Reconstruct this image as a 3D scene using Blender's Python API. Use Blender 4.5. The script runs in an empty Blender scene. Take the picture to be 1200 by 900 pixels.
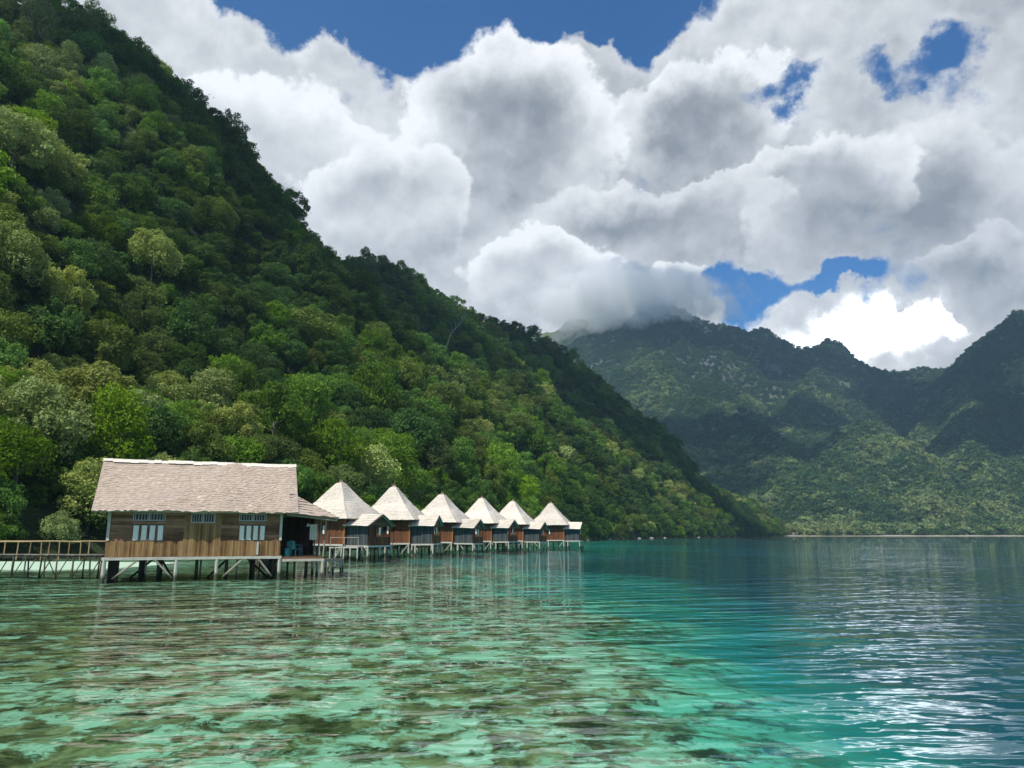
import bpy, math, random
import numpy as np
from mathutils import Vector, Matrix, noise as mnoise
from mathutils.bvhtree import BVHTree

R = math.radians
sc = bpy.context.scene
COL = sc.collection

# ------------------------------------------------------------------ camera
CAM_H = 2.4
TILT = math.atan(176 / 900)
cd = bpy.data.cameras.new('camera'); cam = bpy.data.objects.new('camera', cd); COL.objects.link(cam)
cd.sensor_width = 36; cd.lens = 27; cd.clip_start = 0.1; cd.clip_end = 20000
cam.location = (0, 0, CAM_H); cam.rotation_euler = (R(90) + TILT, 0, 0)
sc.camera = cam
CT, ST = math.cos(TILT), math.sin(TILT)

def ray(px, py):
    """direction of the sight line through a photo pixel (1200x900)"""
    x, v = (px - 600) / 900, (450 - py) / 900
    return Vector((x, CT - v * ST, ST + v * CT))
def at(px, py, Y):
    d = ray(px, py); t = Y / d.y
    return Vector((d.x * t, Y, CAM_H + d.z * t))
def proj(p):
    y = p[1]; z = p[2] - CAM_H
    dep = y * CT + z * ST; up = -y * ST + z * CT
    if dep <= 1: return None
    return 600 + 900 * p[0] / dep, 450 - 900 * up / dep, dep

# ------------------------------------------------------------------ light, exposure, sky
SUN_EL, SUN_AZ = R(56), math.atan2(-0.52, -0.85)          # azimuth measured from +Y towards +X
SUNV = Vector((math.sin(SUN_AZ) * math.cos(SUN_EL), math.cos(SUN_AZ) * math.cos(SUN_EL), math.sin(SUN_EL)))
sl = bpy.data.lights.new('sun', 'SUN'); sl.energy = 4.6; sl.angle = R(0.6); sl.color = (1, 0.95, 0.86)
so = bpy.data.objects.new('sun', sl); COL.objects.link(so)
so.rotation_euler = SUNV.to_track_quat('Z', 'Y').to_euler()
sc.view_settings.view_transform = 'Standard'
try: sc.view_settings.look = 'None'
except Exception: pass
sc.view_settings.exposure = 0.12; sc.view_settings.gamma = 1; sc.view_settings.use_curve_mapping = False
sc.render.engine = 'CYCLES'
sc.cycles.max_bounces = 6; sc.cycles.transparent_max_bounces = 10; sc.cycles.volume_bounces = 4; sc.cycles.volume_step_rate = 3.0; sc.cycles.volume_max_steps = 64
sc.cycles.diffuse_bounces = 2; sc.cycles.glossy_bounces = 3; sc.cycles.transmission_bounces = 3
sc.cycles.caustics_reflective = False; sc.cycles.caustics_refractive = False
sc.cycles.use_denoising = True
sc.cycles.sample_clamp_indirect = 4.0

class NT:
    """small node-tree writer"""
    def __init__(s, nt): s.nt = nt; s.n = nt.nodes; s.l = nt.links
    def put(s, inp, v):
        if isinstance(v, bpy.types.NodeSocket): s.l.new(v, inp)
        elif v is not None:
            try: inp.default_value = v
            except Exception:
                inp.default_value = (v, v, v) if not hasattr(v, '__len__') else tuple(v) + (1,)
    def node(s, t, ins=None, out=0, **kw):
        nd = s.n.new(t)
        for k, v in kw.items(): setattr(nd, k, v)
        for k, v in (ins or {}).items(): s.put(nd.inputs[k], v)
        return nd.outputs[out]
    def m(s, op, a, b=None, c=None, clamp=False):
        ins = {0: a}
        if b is not None: ins[1] = b
        if c is not None: ins[2] = c
        return s.node('ShaderNodeMath', ins, operation=op, use_clamp=clamp)
    def vm(s, op, a, b=None, c=None, out=0):
        ins = {0: a}
        if b is not None: ins[1] = b
        if c is not None: ins[2] = c
        return s.node('ShaderNodeVectorMath', ins, out=out, operation=op)
    def noise(s, vec, scale, detail=4, rough=0.5, dist=0.0, out=0, **kw):
        return s.node('ShaderNodeTexNoise', {'Vector': vec, 'Scale': scale, 'Detail': detail, 'Roughness': rough, 'Distortion': dist}, out=out, **kw)
    def smooth(s, v, lo, hi, a=0.0, b=1.0):
        return s.node('ShaderNodeMapRange', {0: v, 1: lo, 2: hi, 3: a, 4: b}, interpolation_type='SMOOTHSTEP')
    def mix(s, f, a, b, blend='MIX'):
        nd = s.n.new('ShaderNodeMix'); nd.data_type = 'RGBA'; nd.blend_type = blend
        s.put(nd.inputs[0], f)
        for i, v in ((6, a), (7, b)):
            if isinstance(v, bpy.types.NodeSocket): s.l.new(v, nd.inputs[i])
            else: nd.inputs[i].default_value = (v[0], v[1], v[2], 1)
        return nd.outputs[2]
    def bump(s, h, strength, dist, normal=None):
        return s.node('ShaderNodeBump', {'Height': h, 'Strength': strength, 'Distance': dist, 'Normal': normal})

w = bpy.data.worlds.new("World"); sc.world = w; w.use_nodes = True
w.node_tree.nodes.clear()
T = NT(w.node_tree)
sky = T.n.new('ShaderNodeTexSky'); sky.sky_type = 'NISHITA'; sky.sun_disc = False
sky.sun_elevation = SUN_EL; sky.sun_rotation = SUN_AZ; sky.altitude = 0; sky.air_density = 1.0; sky.dust_density = 0.3; sky.ozone_density = 2.5
D = T.node('ShaderNodeTexCoord', out=0)
D = T.vm('NORMALIZE', D)
sx = T.n.new('ShaderNodeSeparateXYZ'); T.l.new(D, sx.inputs[0])
az = T.m('ARCTAN2', sx.outputs[0], sx.outputs[1]); el = T.m('ARCSINE', sx.outputs[2])
ae0 = T.node('ShaderNodeCombineXYZ', {0: az, 1: el})
# billowing warp of the cloud edges
w1 = T.vm('SUBTRACT', T.noise(D, 5.5, 3, 0.55, out=1), (.5, .5, .5))
w2 = T.vm('SUBTRACT', T.noise(D, 19, 6, 0.6, out=1), (.5, .5, .5))
ae = T.vm('ADD', ae0, T.vm('SCALE', w1)); T.n[-1]
sc_nodes = [n for n in T.n if n.type == 'VECT_MATH' and n.operation == 'SCALE']
sc_nodes[0].inputs['Scale'].default_value = 0.13
ws = T.n.new('ShaderNodeVectorMath'); ws.operation = 'SCALE'; T.l.new(w2, ws.inputs[0]); ws.inputs['Scale'].default_value = 0.075
ae = T.vm('ADD', ae, ws.outputs[0])
def blobsum(items, vec):
    tot = None
    for (px, py, rx, ry, amp) in items:
        d = ray(px, py).normalized()
        a, e = math.atan2(d.x, d.y), math.asin(d.z)
        d2 = ray(px + rx, py).normalized(); d3 = ray(px, py - ry).normalized()
        ra = abs(math.atan2(d2.x, d2.y) - a); re = abs(math.asin(d3.z) - e)
        q = T.vm('MULTIPLY', T.vm('SUBTRACT', vec, (a, e, 0)), (1 / ra, 1 / re, 0))
        g = T.m('POWER', 2.718, T.m('MULTIPLY', T.vm('DOT_PRODUCT', q, q, out=1), -1.0))
        g = T.m('MULTIPLY', g, amp)
        tot = g if tot is None else T.m('ADD', tot, g)
    return tot
holes = [(470, 40, 95, 62, 1.15), (600, -25, 220, 72, 1.25), (360, 0, 110, 45, .9), (730, 12, 95, 40, .8), (300, 20, 40, 40, .5),
         (945, 95, 62, 30, .70), (1045, 92, 55, 24, .42), (1130, 60, 60, 40, .30), (862, 342, 34, 34, 1.1), (975, 322, 44, 14, .95),
         (830, 318, 16, 13, .5), (905, 330, 30, 16, .5)]
clouds_add = [(590, 120, 110, 90, .5), (395, 62, 34, 32, .35), (330, 12, 22, 22, .25), (1010, 400, 150, 50, .5), (700, 310, 130, 60, .6), (180, 60, 110, 90, .5),
              (920, 20, 120, 40, .35), (840, 80, 45, 40, .25)]
hs = blobsum(holes, ae); cs = blobsum(clouds_add, ae)
n1 = T.noise(D, 6.0, 10, 0.60)
def puffs(vec, sc_, detail=3.0):
    return T.m('SUBTRACT', 1.0, T.node('ShaderNodeTexVoronoi', {'Vector': vec, 'Scale': sc_, 'Detail': detail, 'Roughness': .52, 'Lacunarity': 2.2}, feature='F1', normalize=True))
wD = T.n.new('ShaderNodeVectorMath'); wD.operation = 'SCALE'; T.l.new(w2, wD.inputs[0]); wD.inputs['Scale'].default_value = .05
Dw = T.vm('ADD', D, wD.outputs[0])
pf = puffs(Dw, 7.0)
front = T.smooth(T.m('ABSOLUTE', az), 0.75, 1.25, 1.0, 0.0)
base = T.m('MULTIPLY_ADD', front, 0.40, 0.50)
dens = T.m('ADD', T.m('SUBTRACT', T.m('ADD', base, cs), hs), T.m('MULTIPLY', T.m('SUBTRACT', n1, 0.5), 1.9))
dens = T.m('ADD', dens, T.m('MULTIPLY', T.m('SUBTRACT', pf, 0.72), 1.0))
soft = T.noise(D, 2.3, 2, .5)
mask = T.node('ShaderNodeMapRange', {0: dens, 1: T.m('MULTIPLY_ADD', soft, -.35, .60), 2: T.m('MULTIPLY_ADD', soft, .25, .58), 3: 0.0, 4: 1.0}, interpolation_type='SMOOTHSTEP')
# relief: each billow is brighter on its sunward (upper) side
Dr = T.vm('ADD', Dw, (-0.012, 0.0, 0.026))
pr_ = puffs(Dr, 7.0)
na = T.noise(D, 9, 7, 0.58); nb = T.noise(T.vm('ADD', D, (-.008, 0, .02)), 9, 7, 0.58)
nc = T.noise(T.vm('MULTIPLY', D, (1, 1, 1.25)), 3.2, 5, 0.55)
relief = T.m('ADD', T.m('MULTIPLY', T.m('SUBTRACT', pf, pr_), 1.35), T.m('MULTIPLY', T.m('SUBTRACT', na, nb), 1.0))
lights = [(590, 75, 90, 45, .45), (500, 150, 60, 45, .30), (670, 130, 55, 40, .2), (330, 125, 120, 70, .22), (455, 205, 60, 40, .12), (640, 300, 75, 36, .45), (560, 340, 50, 30, .15),
          (1015, 388, 125, 38, 1.2), (700, 232, 40, 18, .2), (780, 70, 80, 36, .34), (880, 25, 100, 28, .25), (1100, 140, 100, 30, .15), (980, 150, 70, 30, .22), (400, 260, 60, 30, .18), (1120, 170, 50, 22, .14), (200, 40, 70, 50, .1)]
darks = [(660, 185, 90, 45, .26), (830, 125, 75, 26, .42), (760, 215, 110, 40, .20), (860, 245, 150, 60, .24), (1080, 260, 130, 50, .26), (1170, 350, 60, 60, .40),
         (520, 290, 80, 40, .16), (750, 345, 90, 20, .22), (1040, 300, 90, 30, .2), (1150, 60, 60, 40, .15), (950, 250, 80, 35, .12), (610, 235, 60, 30, .12)]
ls = blobsum(lights, ae); ds = blobsum(darks, ae)
edge = T.smooth(dens, 0.45, 0.95, 0.26, 0.0)
val = T.m('ADD', 0.42, T.m('ADD', relief, edge))
val = T.m('ADD', val, T.m('MULTIPLY', T.m('SUBTRACT', ls, ds), .6))
val = T.m('ADD', val, T.m('MULTIPLY', T.m('SUBTRACT', nc, 0.5), 0.7))
def layer(val, px, py, rx, ry, top, grey):
    """one cumulus head in front of the bank: crisp sunlit crown, shaded body, base lost in the cloud behind"""
    d = ray(px, py).normalized(); a, e = math.atan2(d.x, d.y), math.asin(d.z)
    d2 = ray(px + rx, py).normalized(); d3 = ray(px, py - ry).normalized()
    ra = abs(math.atan2(d2.x, d2.y) - a); re = abs(math.asin(d3.z) - e)
    q = T.vm('MULTIPLY', T.vm('SUBTRACT', ae, (a, e, 0)), (1 / ra, 1 / re, 0))
    f = T.m('SUBTRACT', 1.0, T.vm('LENGTH', q, out=1))
    f = T.m('ADD', f, T.m('ADD', T.m('MULTIPLY', T.m('SUBTRACT', pf, .72), .75), T.m('MULTIPLY', T.m('SUBTRACT', n1, .5), .55)))
    qy = T.n.new('ShaderNodeSeparateXYZ'); T.l.new(q, qy.inputs[0])
    al = T.m('MULTIPLY', T.smooth(f, 0.0, .10), T.smooth(qy.outputs[1], -.75, .25))
    lv = T.m('ADD', T.smooth(f, 0.0, .70, top, grey - .10), T.m('MULTIPLY', relief, .75))
    return T.m('ADD', T.m('MULTIPLY', val, T.m('SUBTRACT', 1.0, al)), T.m('MULTIPLY', lv, al))
for L in [(1060, 250, 230, 110, .78, .20), (1130, 330, 110, 70, .55, .15), (820, 140, 135, 95, 1.0, .08), (960, 215, 120, 60, .88, .34), (600, 165, 150, 130, 1.08, .22), (290, 205, 210, 130, 1.0, .62),
          (445, 235, 110, 75, .98, .5), (760, 255, 170, 60, .74, .18), (640, 325, 110, 60, 1.05, .55), (790, 345, 90, 50, .95, .5), (1015, 400, 130, 50, 1.2, 1.0)]:
    val = layer(val, *L)
glow = blobsum([(1015, 385, 120, 40, 1.0)], ae)
hi = T.m('MULTIPLY_ADD', T.m('MULTIPLY', T.smooth(val, .55, 1.15), glow), 3.6, 1.0)      # the sunlit cloud over the pass is far brighter than the picture can show
valc = T.m('MAXIMUM', T.m('MINIMUM', val, 1.0), 0.0)
ccol = T.mix(valc, (2.6, 2.85, 3.2), (9.4, 9.6, 9.9))
cc = T.n.new('ShaderNodeVectorMath'); cc.operation = 'SCALE'; T.l.new(ccol, cc.inputs[0]); T.l.new(hi, cc.inputs['Scale'])
blue = T.vm('MULTIPLY', sky.outputs[0], (0.25, 0.68, 1.10))
mixc = T.mix(mask, blue, cc.outputs[0])
bg = T.n.new('ShaderNodeBackground'); T.l.new(mixc, bg.inputs[0]); bg.inputs[1].default_value = 0.1
wo = T.n.new('ShaderNodeOutputWorld'); T.l.new(bg.outputs[0], wo.inputs[0])
w.cycles.sampling_method = 'MANUAL'; w.cycles.sample_map_resolution = 512

# ------------------------------------------------------------------ helpers
def tag(o, label=None, cat=None, group=None, kind=None):
    if label: o['label'] = label
    if cat: o['category'] = cat
    if group: o['group'] = group
    if kind: o['kind'] = kind
    return o
def empty(name, loc=(0, 0, 0), rz=0.0, sc_=1.0):
    o = bpy.data.objects.new(name, None); COL.objects.link(o)
    o.location = loc; o.rotation_euler = (0, 0, rz); o.scale = (sc_,) * 3; o.empty_display_size = 0.3
    return o
def np_mesh(name, V, F, tint=None, mat=None, smooth=False):
    """V (n,3), F (m,k) with constant k"""
    me = bpy.data.meshes.new(name); V = np.asarray(V, dtype=np.float32); F = np.asarray(F, dtype=np.int32)
    me.vertices.add(len(V)); me.vertices.foreach_set('co', V.ravel())
    k = F.shape[1]; me.loops.add(F.size); me.loops.foreach_set('vertex_index', F.ravel())
    me.polygons.add(len(F)); me.polygons.foreach_set('loop_start', np.arange(0, F.size, k, dtype=np.int32))
    me.polygons.foreach_set('use_smooth', np.full(len(F), smooth, dtype=bool))
    me.update(calc_edges=True); me.validate()
    if tint is not None:
        a = me.attributes.new('tint', 'FLOAT', 'FACE'); a.data.foreach_set('value', np.asarray(tint, dtype=np.float32))
    if mat: me.materials.append(mat)
    return me
def link(name, me, parent=None):
    o = bpy.data.objects.new(name, me); COL.objects.link(o)
    if parent: o.parent = parent
    return o
class MB:
    def __init__(s): s.v = []; s.f = []; s.t = []
    def quad(s, a, b, c, d, t=.5):
        i = len(s.v); s.v += [tuple(a), tuple(b), tuple(c), tuple(d)]; s.f.append((i, i + 1, i + 2, i + 3)); s.t.append(t)
    def box(s, x0, x1, y0, y1, z0, z1, t=.5):
        i = len(s.v)
        s.v += [(x, y, z) for z in (z0, z1) for (x, y) in ((x0, y0), (x1, y0), (x1, y1), (x0, y1))]
        s.f += [(i, i + 3, i + 2, i + 1), (i + 4, i + 5, i + 6, i + 7)] + [(i + k, i + (k + 1) % 4, i + 4 + (k + 1) % 4, i + 4 + k) for k in range(4)]
        s.t += [t] * 6
    def tube(s, p0, p1, r0, r1=None, n=8, t=.5):
        r1 = r0 if r1 is None else r1
        p0, p1 = Vector(p0), Vector(p1); d = (p1 - p0).normalized()
        a = d.orthogonal().normalized(); b = d.cross(a); i = len(s.v)
        for p, r in ((p0, r0), (p1, r1)):
            for k in range(n):
                an = 2 * math.pi * k / n; s.v.append(tuple(p + (a * math.cos(an) + b * math.sin(an)) * r))
        for k in range(n): s.f.append((i + k, i + (k + 1) % n, i + n + (k + 1) % n, i + n + k)); s.t.append(t)
        s.f.append(tuple(i + n + k for k in range(n))); s.f.append(tuple(i + n - 1 - k for k in range(n))); s.t += [t, t]
    def path(s, pts, rad, n=7, t=.5):
        """bent tapered tube"""
        P = [Vector(p) for p in pts]; i = len(s.v); ref = None
        for j, p in enumerate(P):
            d = (P[min(j + 1, len(P) - 1)] - P[max(j - 1, 0)]).normalized()
            if ref is None: ref = d.orthogonal().normalized()
            a = (ref - d * ref.dot(d)).normalized(); ref = a; b = d.cross(a)
            for k in range(n):
                an = 2 * math.pi * k / n; s.v.append(tuple(p + (a * math.cos(an) + b * math.sin(an)) * rad[j]))
        for j in range(len(P) - 1):
            for k in range(n):
                s.f.append((i + j * n + k, i + j * n + (k + 1) % n, i + (j + 1) * n + (k + 1) % n, i + (j + 1) * n + k)); s.t.append(t)
        e = i + (len(P) - 1) * n; s.f.append(tuple(e + k for k in range(n))); s.t.append(t)
    def mesh(s, name, mat, smooth=False):
        me = bpy.data.meshes.new(name); me.from_pydata(s.v, [], s.f); me.update()
        a = me.attributes.new('tint', 'FLOAT', 'FACE'); a.data.foreach_set('value', np.array(s.t, dtype=np.float32))
        if smooth: me.polygons.foreach_set('use_smooth', np.ones(len(me.polygons), dtype=bool))
        me.materials.append(mat); return me
    def build(s, name, mat, parent=None, smooth=False): return link(name, s.mesh(name, mat, smooth), parent)

# value noise for terrain (numpy)
def vnoise(x, y, seed=0):
    x = np.asarray(x, dtype=np.float64); y = np.asarray(y, dtype=np.float64)
    xi = np.floor(x).astype(np.int64); yi = np.floor(y).astype(np.int64); xf = x - xi; yf = y - yi
    def h(a, b):
        n = (a * 374761393 + b * 668265263 + seed * 974634777) & 0x7fffffff
        n = ((n ^ (n >> 13)) * 1274126177) & 0x7fffffff
        return ((n ^ (n >> 16)) & 0xffff) / 65535.0
    u = xf * xf * (3 - 2 * xf); v = yf * yf * (3 - 2 * yf)
    return (h(xi, yi) * (1 - u) + h(xi + 1, yi) * u) * (1 - v) + (h(xi, yi + 1) * (1 - u) + h(xi + 1, yi + 1) * u) * v - .5
def fbm(x, y, oct=4, seed=0, gain=.5):
    t = 0; a = 1
    for o in range(oct): t = t + a * vnoise(x * 2 ** o, y * 2 ** o, seed + o); a *= gain
    return t

# ------------------------------------------------------------------ materials
def newmat(name):
    m = bpy.data.materials.new(name); m.use_nodes = True; m.node_tree.nodes.clear(); return m, NT(m.node_tree)
def finish(t, shader, vol=None):
    o = t.n.new('ShaderNodeOutputMaterial'); t.l.new(shader, o.inputs[0])
def principled(t, col, rough=.8, normal=None, spec=.3, **kw):
    ins = {'Base Color': col, 'Roughness': rough, 'Specular IOR Level': spec}
    if normal is not None: ins['Normal'] = normal
    return t.node('ShaderNodeBsdfPrincipled', ins)
def wood_mat(name, ca, cb, rough=.85, grain=(3, 3, 14), bumpd=.01, tide=False):
    m, t = newmat(name)
    P0 = t.node('ShaderNodeTexCoord', out=3); rnd = t.node('ShaderNodeObjectInfo', {}, out=5)
    P = t.vm('ADD', P0, t.node('ShaderNodeCombineXYZ', {0: t.m('MULTIPLY', rnd, 37.0), 1: t.m('MULTIPLY', rnd, 11.0), 2: 0.0}))
    tint = t.node('ShaderNodeAttribute', {}, out=2, attribute_name='tint')
    n = t.noise(t.vm('MULTIPLY', P, grain), 1.6, 6, .65)
    n2 = t.noise(P, 1.3, 4, .6)
    f = t.m('ADD', t.m('MULTIPLY', tint, .7), t.m('ADD', t.m('MULTIPLY', t.m('SUBTRACT', n, .5), 1.3), t.m('MULTIPLY', t.m('SUBTRACT', n2, .4), .7)), clamp=True)
    c = t.mix(f, ca, cb)
    if tide:        # posts are stained by algae up to the high-water mark
        z_ = t.n.new('ShaderNodeSeparateXYZ'); t.l.new(P0, z_.inputs[0])
        c = t.mix(t.smooth(t.m('ADD', z_.outputs[2], t.m('MULTIPLY', n2, -.5)), -.05, .22, .92, 0), c, (.035, .045, .025))
    finish(t, principled(t, c, rough, t.bump(n, .5, bumpd))); return m
M = {}
M['plank'] = wood_mat('dark_planks', (.10, .046, .026), (.52, .28, .155), grain=(1.2, 1.2, 18))
M['bamboo'] = wood_mat('split_bamboo', (.13, .06, .022), (.48, .29, .13), grain=(16, 16, 1.0))
M['redwood'] = wood_mat('red_brown_planks', (.06, .024, .012), (.24, .10, .045), grain=(14, 14, 1.2))
M['orange'] = wood_mat('varnished_post', (.25, .09, .02), (.45, .18, .05))
M['grey'] = wood_mat('blue_grey_boards', (.035, .045, .047), (.12, .135, .13), grain=(14, 14, 1.2))
M['white_wood'] = wood_mat('bleached_wood', (.26, .235, .19), (.70, .66, .56), tide=True)
M['pole'] = wood_mat('weathered_poles', (.05, .042, .034), (.22, .19, .145), tide=True)
M['pole_pale'] = wood_mat('pale_poles', (.20, .17, .13), (.50, .45, .36), tide=True)
M['dark_wood'] = wood_mat('dark_wood', (.012, .009, .008), (.05, .035, .028))
M['rail'] = wood_mat('pier_rail', (.22, .15, .07), (.55, .42, .22))
M['deck'] = wood_mat('deck_boards', (.10, .085, .07), (.42, .38, .32))
M['bark'] = wood_mat('bark', (.07, .055, .04), (.24, .21, .17), grain=(3, 3, 1))
M['pale_bark'] = wood_mat('pale_bark', (.28, .26, .22), (.55, .52, .46), grain=(3, 3, 1))

def plain_mat(name, col, rough=.6, var=.15):
    m, t = newmat(name); P = t.node('ShaderNodeTexCoord', out=3)
    n = t.noise(P, 7, 4, .6)
    c = t.mix(n, tuple(x * (1 - var) for x in col), tuple(min(1, x * (1 + var)) for x in col))
    finish(t, principled(t, c, rough)); return m
M['white_paint'] = plain_mat('white_curtain', (.92, .85, .75))
M['frame'] = plain_mat('grey_white_frame', (.48, .47, .44))
M['teal'] = plain_mat('teal_plastic', (.010, .09, .11), .35)
M['blue'] = plain_mat('blue_grey_cloth', (.09, .13, .20), .8)
M['opening'] = plain_mat('dark_glass', (.02, .022, .025), .25)
M['lamp'] = plain_mat('lamp_shade_white', (.8, .8, .76))

def thatch_mat(name, ca, cb, cc):
    m, t = newmat(name); P0 = t.node('ShaderNodeTexCoord', out=3); rnd = t.node('ShaderNodeObjectInfo', {}, out=5)
    P = t.vm('ADD', P0, t.node('ShaderNodeCombineXYZ', {0: t.m('MULTIPLY', rnd, 53.0), 1: t.m('MULTIPLY', rnd, 17.0), 2: 0.0}))
    tint = t.node('ShaderNodeAttribute', {}, out=2, attribute_name='tint')
    n = t.noise(t.vm('MULTIPLY', P, (9, 9, 2.2)), 1.7, 7, .7)
    n2 = t.noise(P, .8, 5, .65); n3 = t.noise(t.vm('MULTIPLY', P, (1, 1, 1.6)), 2.6, 5, .7)
    f = t.m('ADD', t.m('MULTIPLY', tint, .5), t.m('MULTIPLY', t.m('SUBTRACT', n, .3), 1.0), clamp=True)
    c = t.mix(f, ca, cb)
    c = t.mix(t.smooth(n2, .5, .72, 0, .55), c, cc)
    c = t.mix(t.smooth(n3, .62, .74, 0, .75), c, tuple(x * .38 for x in ca))       # torn, mossy leaves
    c = t.mix(t.smooth(t.noise(P, 1.9, 3, .5), .70, .76, 0, .8), c, tuple(min(.85, x * 1.35) for x in cb))
    c = t.mix(t.smooth(t.noise(t.vm('MULTIPLY', P, (1.6, 1.6, .5)), 1.1, 5, .6), .52, .72, 0, .35), c, tuple(x * .7 for x in ca))      # rain-washed darker runs
    hv = t.node('ShaderNodeHueSaturation', {'Hue': .5, 'Saturation': 1.0, 'Value': t.m('MULTIPLY_ADD', rnd, .22, .86), 'Color': c})
    finish(t, principled(t, hv, .95, t.bump(n, .9, .04), spec=.1)); return m
M['thatch'] = thatch_mat('old_thatch', (.35, .27, .21), (.59, .485, .395), (.40, .335, .30))
M['thatch_pale'] = thatch_mat('pale_thatch', (.58, .515, .425), (.85, .785, .68), (.70, .62, .53))

def leaf_mat(name, dark, light, trans=.35):
    m, t = newmat(name)
    tint = t.node('ShaderNodeAttribute', {}, out=2, attribute_name='tint')
    rnd = t.node('ShaderNodeObjectInfo', {}, out=5)
    c = t.mix(tint, dark, light)
    hsv = t.node('ShaderNodeHueSaturation', {'Hue': t.m('MULTIPLY_ADD', rnd, .035, .482), 'Saturation': t.m('MULTIPLY_ADD', rnd, -.25, 1.22),
                 'Value': t.m('MULTIPLY_ADD', t.m('FRACT', t.m('MULTIPLY', rnd, 7.13)), .75, .65), 'Color': c})
    p = principled(t, hsv, .62, spec=.22)
    tr = t.node('ShaderNodeBsdfTranslucent', {'Color': t.mix(.5, hsv, (.16, .26, .02), 'MIX')})
    finish(t, t.node('ShaderNodeMixShader', {0: trans, 1: p, 2: tr})); return m
LEAF = {
    'dark': leaf_mat('dark_leaves', (.022, .060, .014), (.080, .155, .035)),
    'mid': leaf_mat('green_leaves', (.042, .110, .018), (.170, .290, .055)),
    'bright': leaf_mat('bright_leaves', (.090, .190, .022), (.26, .41, .07)),
    'olive': leaf_mat('olive_leaves', (.080, .110, .026), (.205, .275, .075)),
    'pale': leaf_mat('pale_leaves', (.19, .225, .065), (.43, .50, .19)),
    'far': leaf_mat('far_leaves', (.030, .070, .020), (.130, .195, .060), .2),
    'far_dark': leaf_mat('far_dark_leaves', (.020, .055, .022), (.070, .130, .048), .2),
    'far_pale': leaf_mat('far_pale_leaves', (.110, .150, .050), (.300, .360, .160), .2),
}
m, t = newmat('forest_floor'); P = t.node('ShaderNodeNewGeometry', out=0)
n = t.noise(P, .35, 6, .7)
finish(t, principled(t, t.mix(n, (.012, .022, .006), (.035, .05, .014)), .95, t.bump(n, 1, 1.0))); M['floor'] = m
m, t = newmat('mountain_ground'); P = t.node('ShaderNodeNewGeometry', out=0); N = t.node('ShaderNodeNewGeometry', out=1)
nz = t.n.new('ShaderNodeSeparateXYZ'); t.l.new(N, nz.inputs[0]); pz = t.n.new('ShaderNodeSeparateXYZ'); t.l.new(P, pz.inputs[0])
n = t.noise(P, .09, 9, .7); n2 = t.noise(P, .006, 6, .6); st = t.noise(t.vm('MULTIPLY', P, (1, 1, .18)), .03, 7, .65)
c = t.mix(n, (.022, .045, .014), (.075, .105, .035))
c = t.mix(t.smooth(n2, .45, .62, 0, .8), c, (.13, .165, .05))
rock = t.m('MULTIPLY', t.smooth(pz.outputs[2], 260, 520), t.smooth(t.m('ADD', nz.outputs[2], t.m('MULTIPLY', st, -.9)), .12, .36, 1, 0))
c = t.mix(rock, c, t.mix(st, (.05, .058, .055), (.20, .205, .195)))
finish(t, principled(t, c, .95, t.bump(t.m('ADD', n, t.m('MULTIPLY', st, 2)), 1, 8.0))); M['mountain'] = m
m, t = newmat('beach_sand'); P = t.node('ShaderNodeNewGeometry', out=0)
finish(t, principled(t, t.mix(t.noise(P, .6, 5, .6), (.20, .18, .14), (.38, .35, .27)), .95)); M['sand'] = m
m, t = newmat('shore_rock'); P = t.node('ShaderNodeTexCoord', out=3); n = t.noise(P, 2.5, 7, .7)
finish(t, principled(t, t.mix(n, (.14, .135, .12), (.55, .53, .48)), .9, t.bump(n, 1, .1))); M['rock'] = m

# ------------------------------------------------------------------ near hill (ruled between shoreline and ridge)
SHORE = [(-190, -160), (-135, -60), (-100, 5), (-74, 38), (-54, 66), (-39, 92), (-25, 128), (-11, 172), (4, 225), (24, 300), (55, 400), (110, 520), (180, 650), (248, 780), (306, 890), (345, 990)]
rid = [(None, -430, -90, 175), (None, -380, 10, 180), (None, -330, 80, 182), (None, -280, 135, 182), (None, -235, 180, 184), (None, -190, 222, 184)]
RIDGE_W = [Vector((a, b, c)) for _, a, b, c in rid]
for (px, py, Y) in [(90, 20, 262), (160, 72, 300), (225, 118, 335), (265, 160, 362), (284, 212, 395), (310, 240, 415), (355, 302, 450), (395, 300, 475), (440, 292, 505), (485, 312, 535), (530, 352, 570), (600, 378, 640), (648, 400, 690), (700, 437, 745), (742, 490, 800),
                    (772, 556, 845), (802, 560, 880), (852, 572, 925), (880, 590, 950), (898, 616, 965)]:
    p = at(px, py, Y); RIDGE_W.append(Vector((p.x, p.y, max(p.z - 4, 1))))
def arc(pts):
    P = np.array([tuple(p) for p in pts], dtype=float); d = np.r_[0, np.cumsum(np.linalg.norm(np.diff(P[:, :2], axis=0), axis=1))]
    return P, d / d[-1]
SP, SU = arc(SHORE); RP, RU = arc(RIDGE_W)
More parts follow.
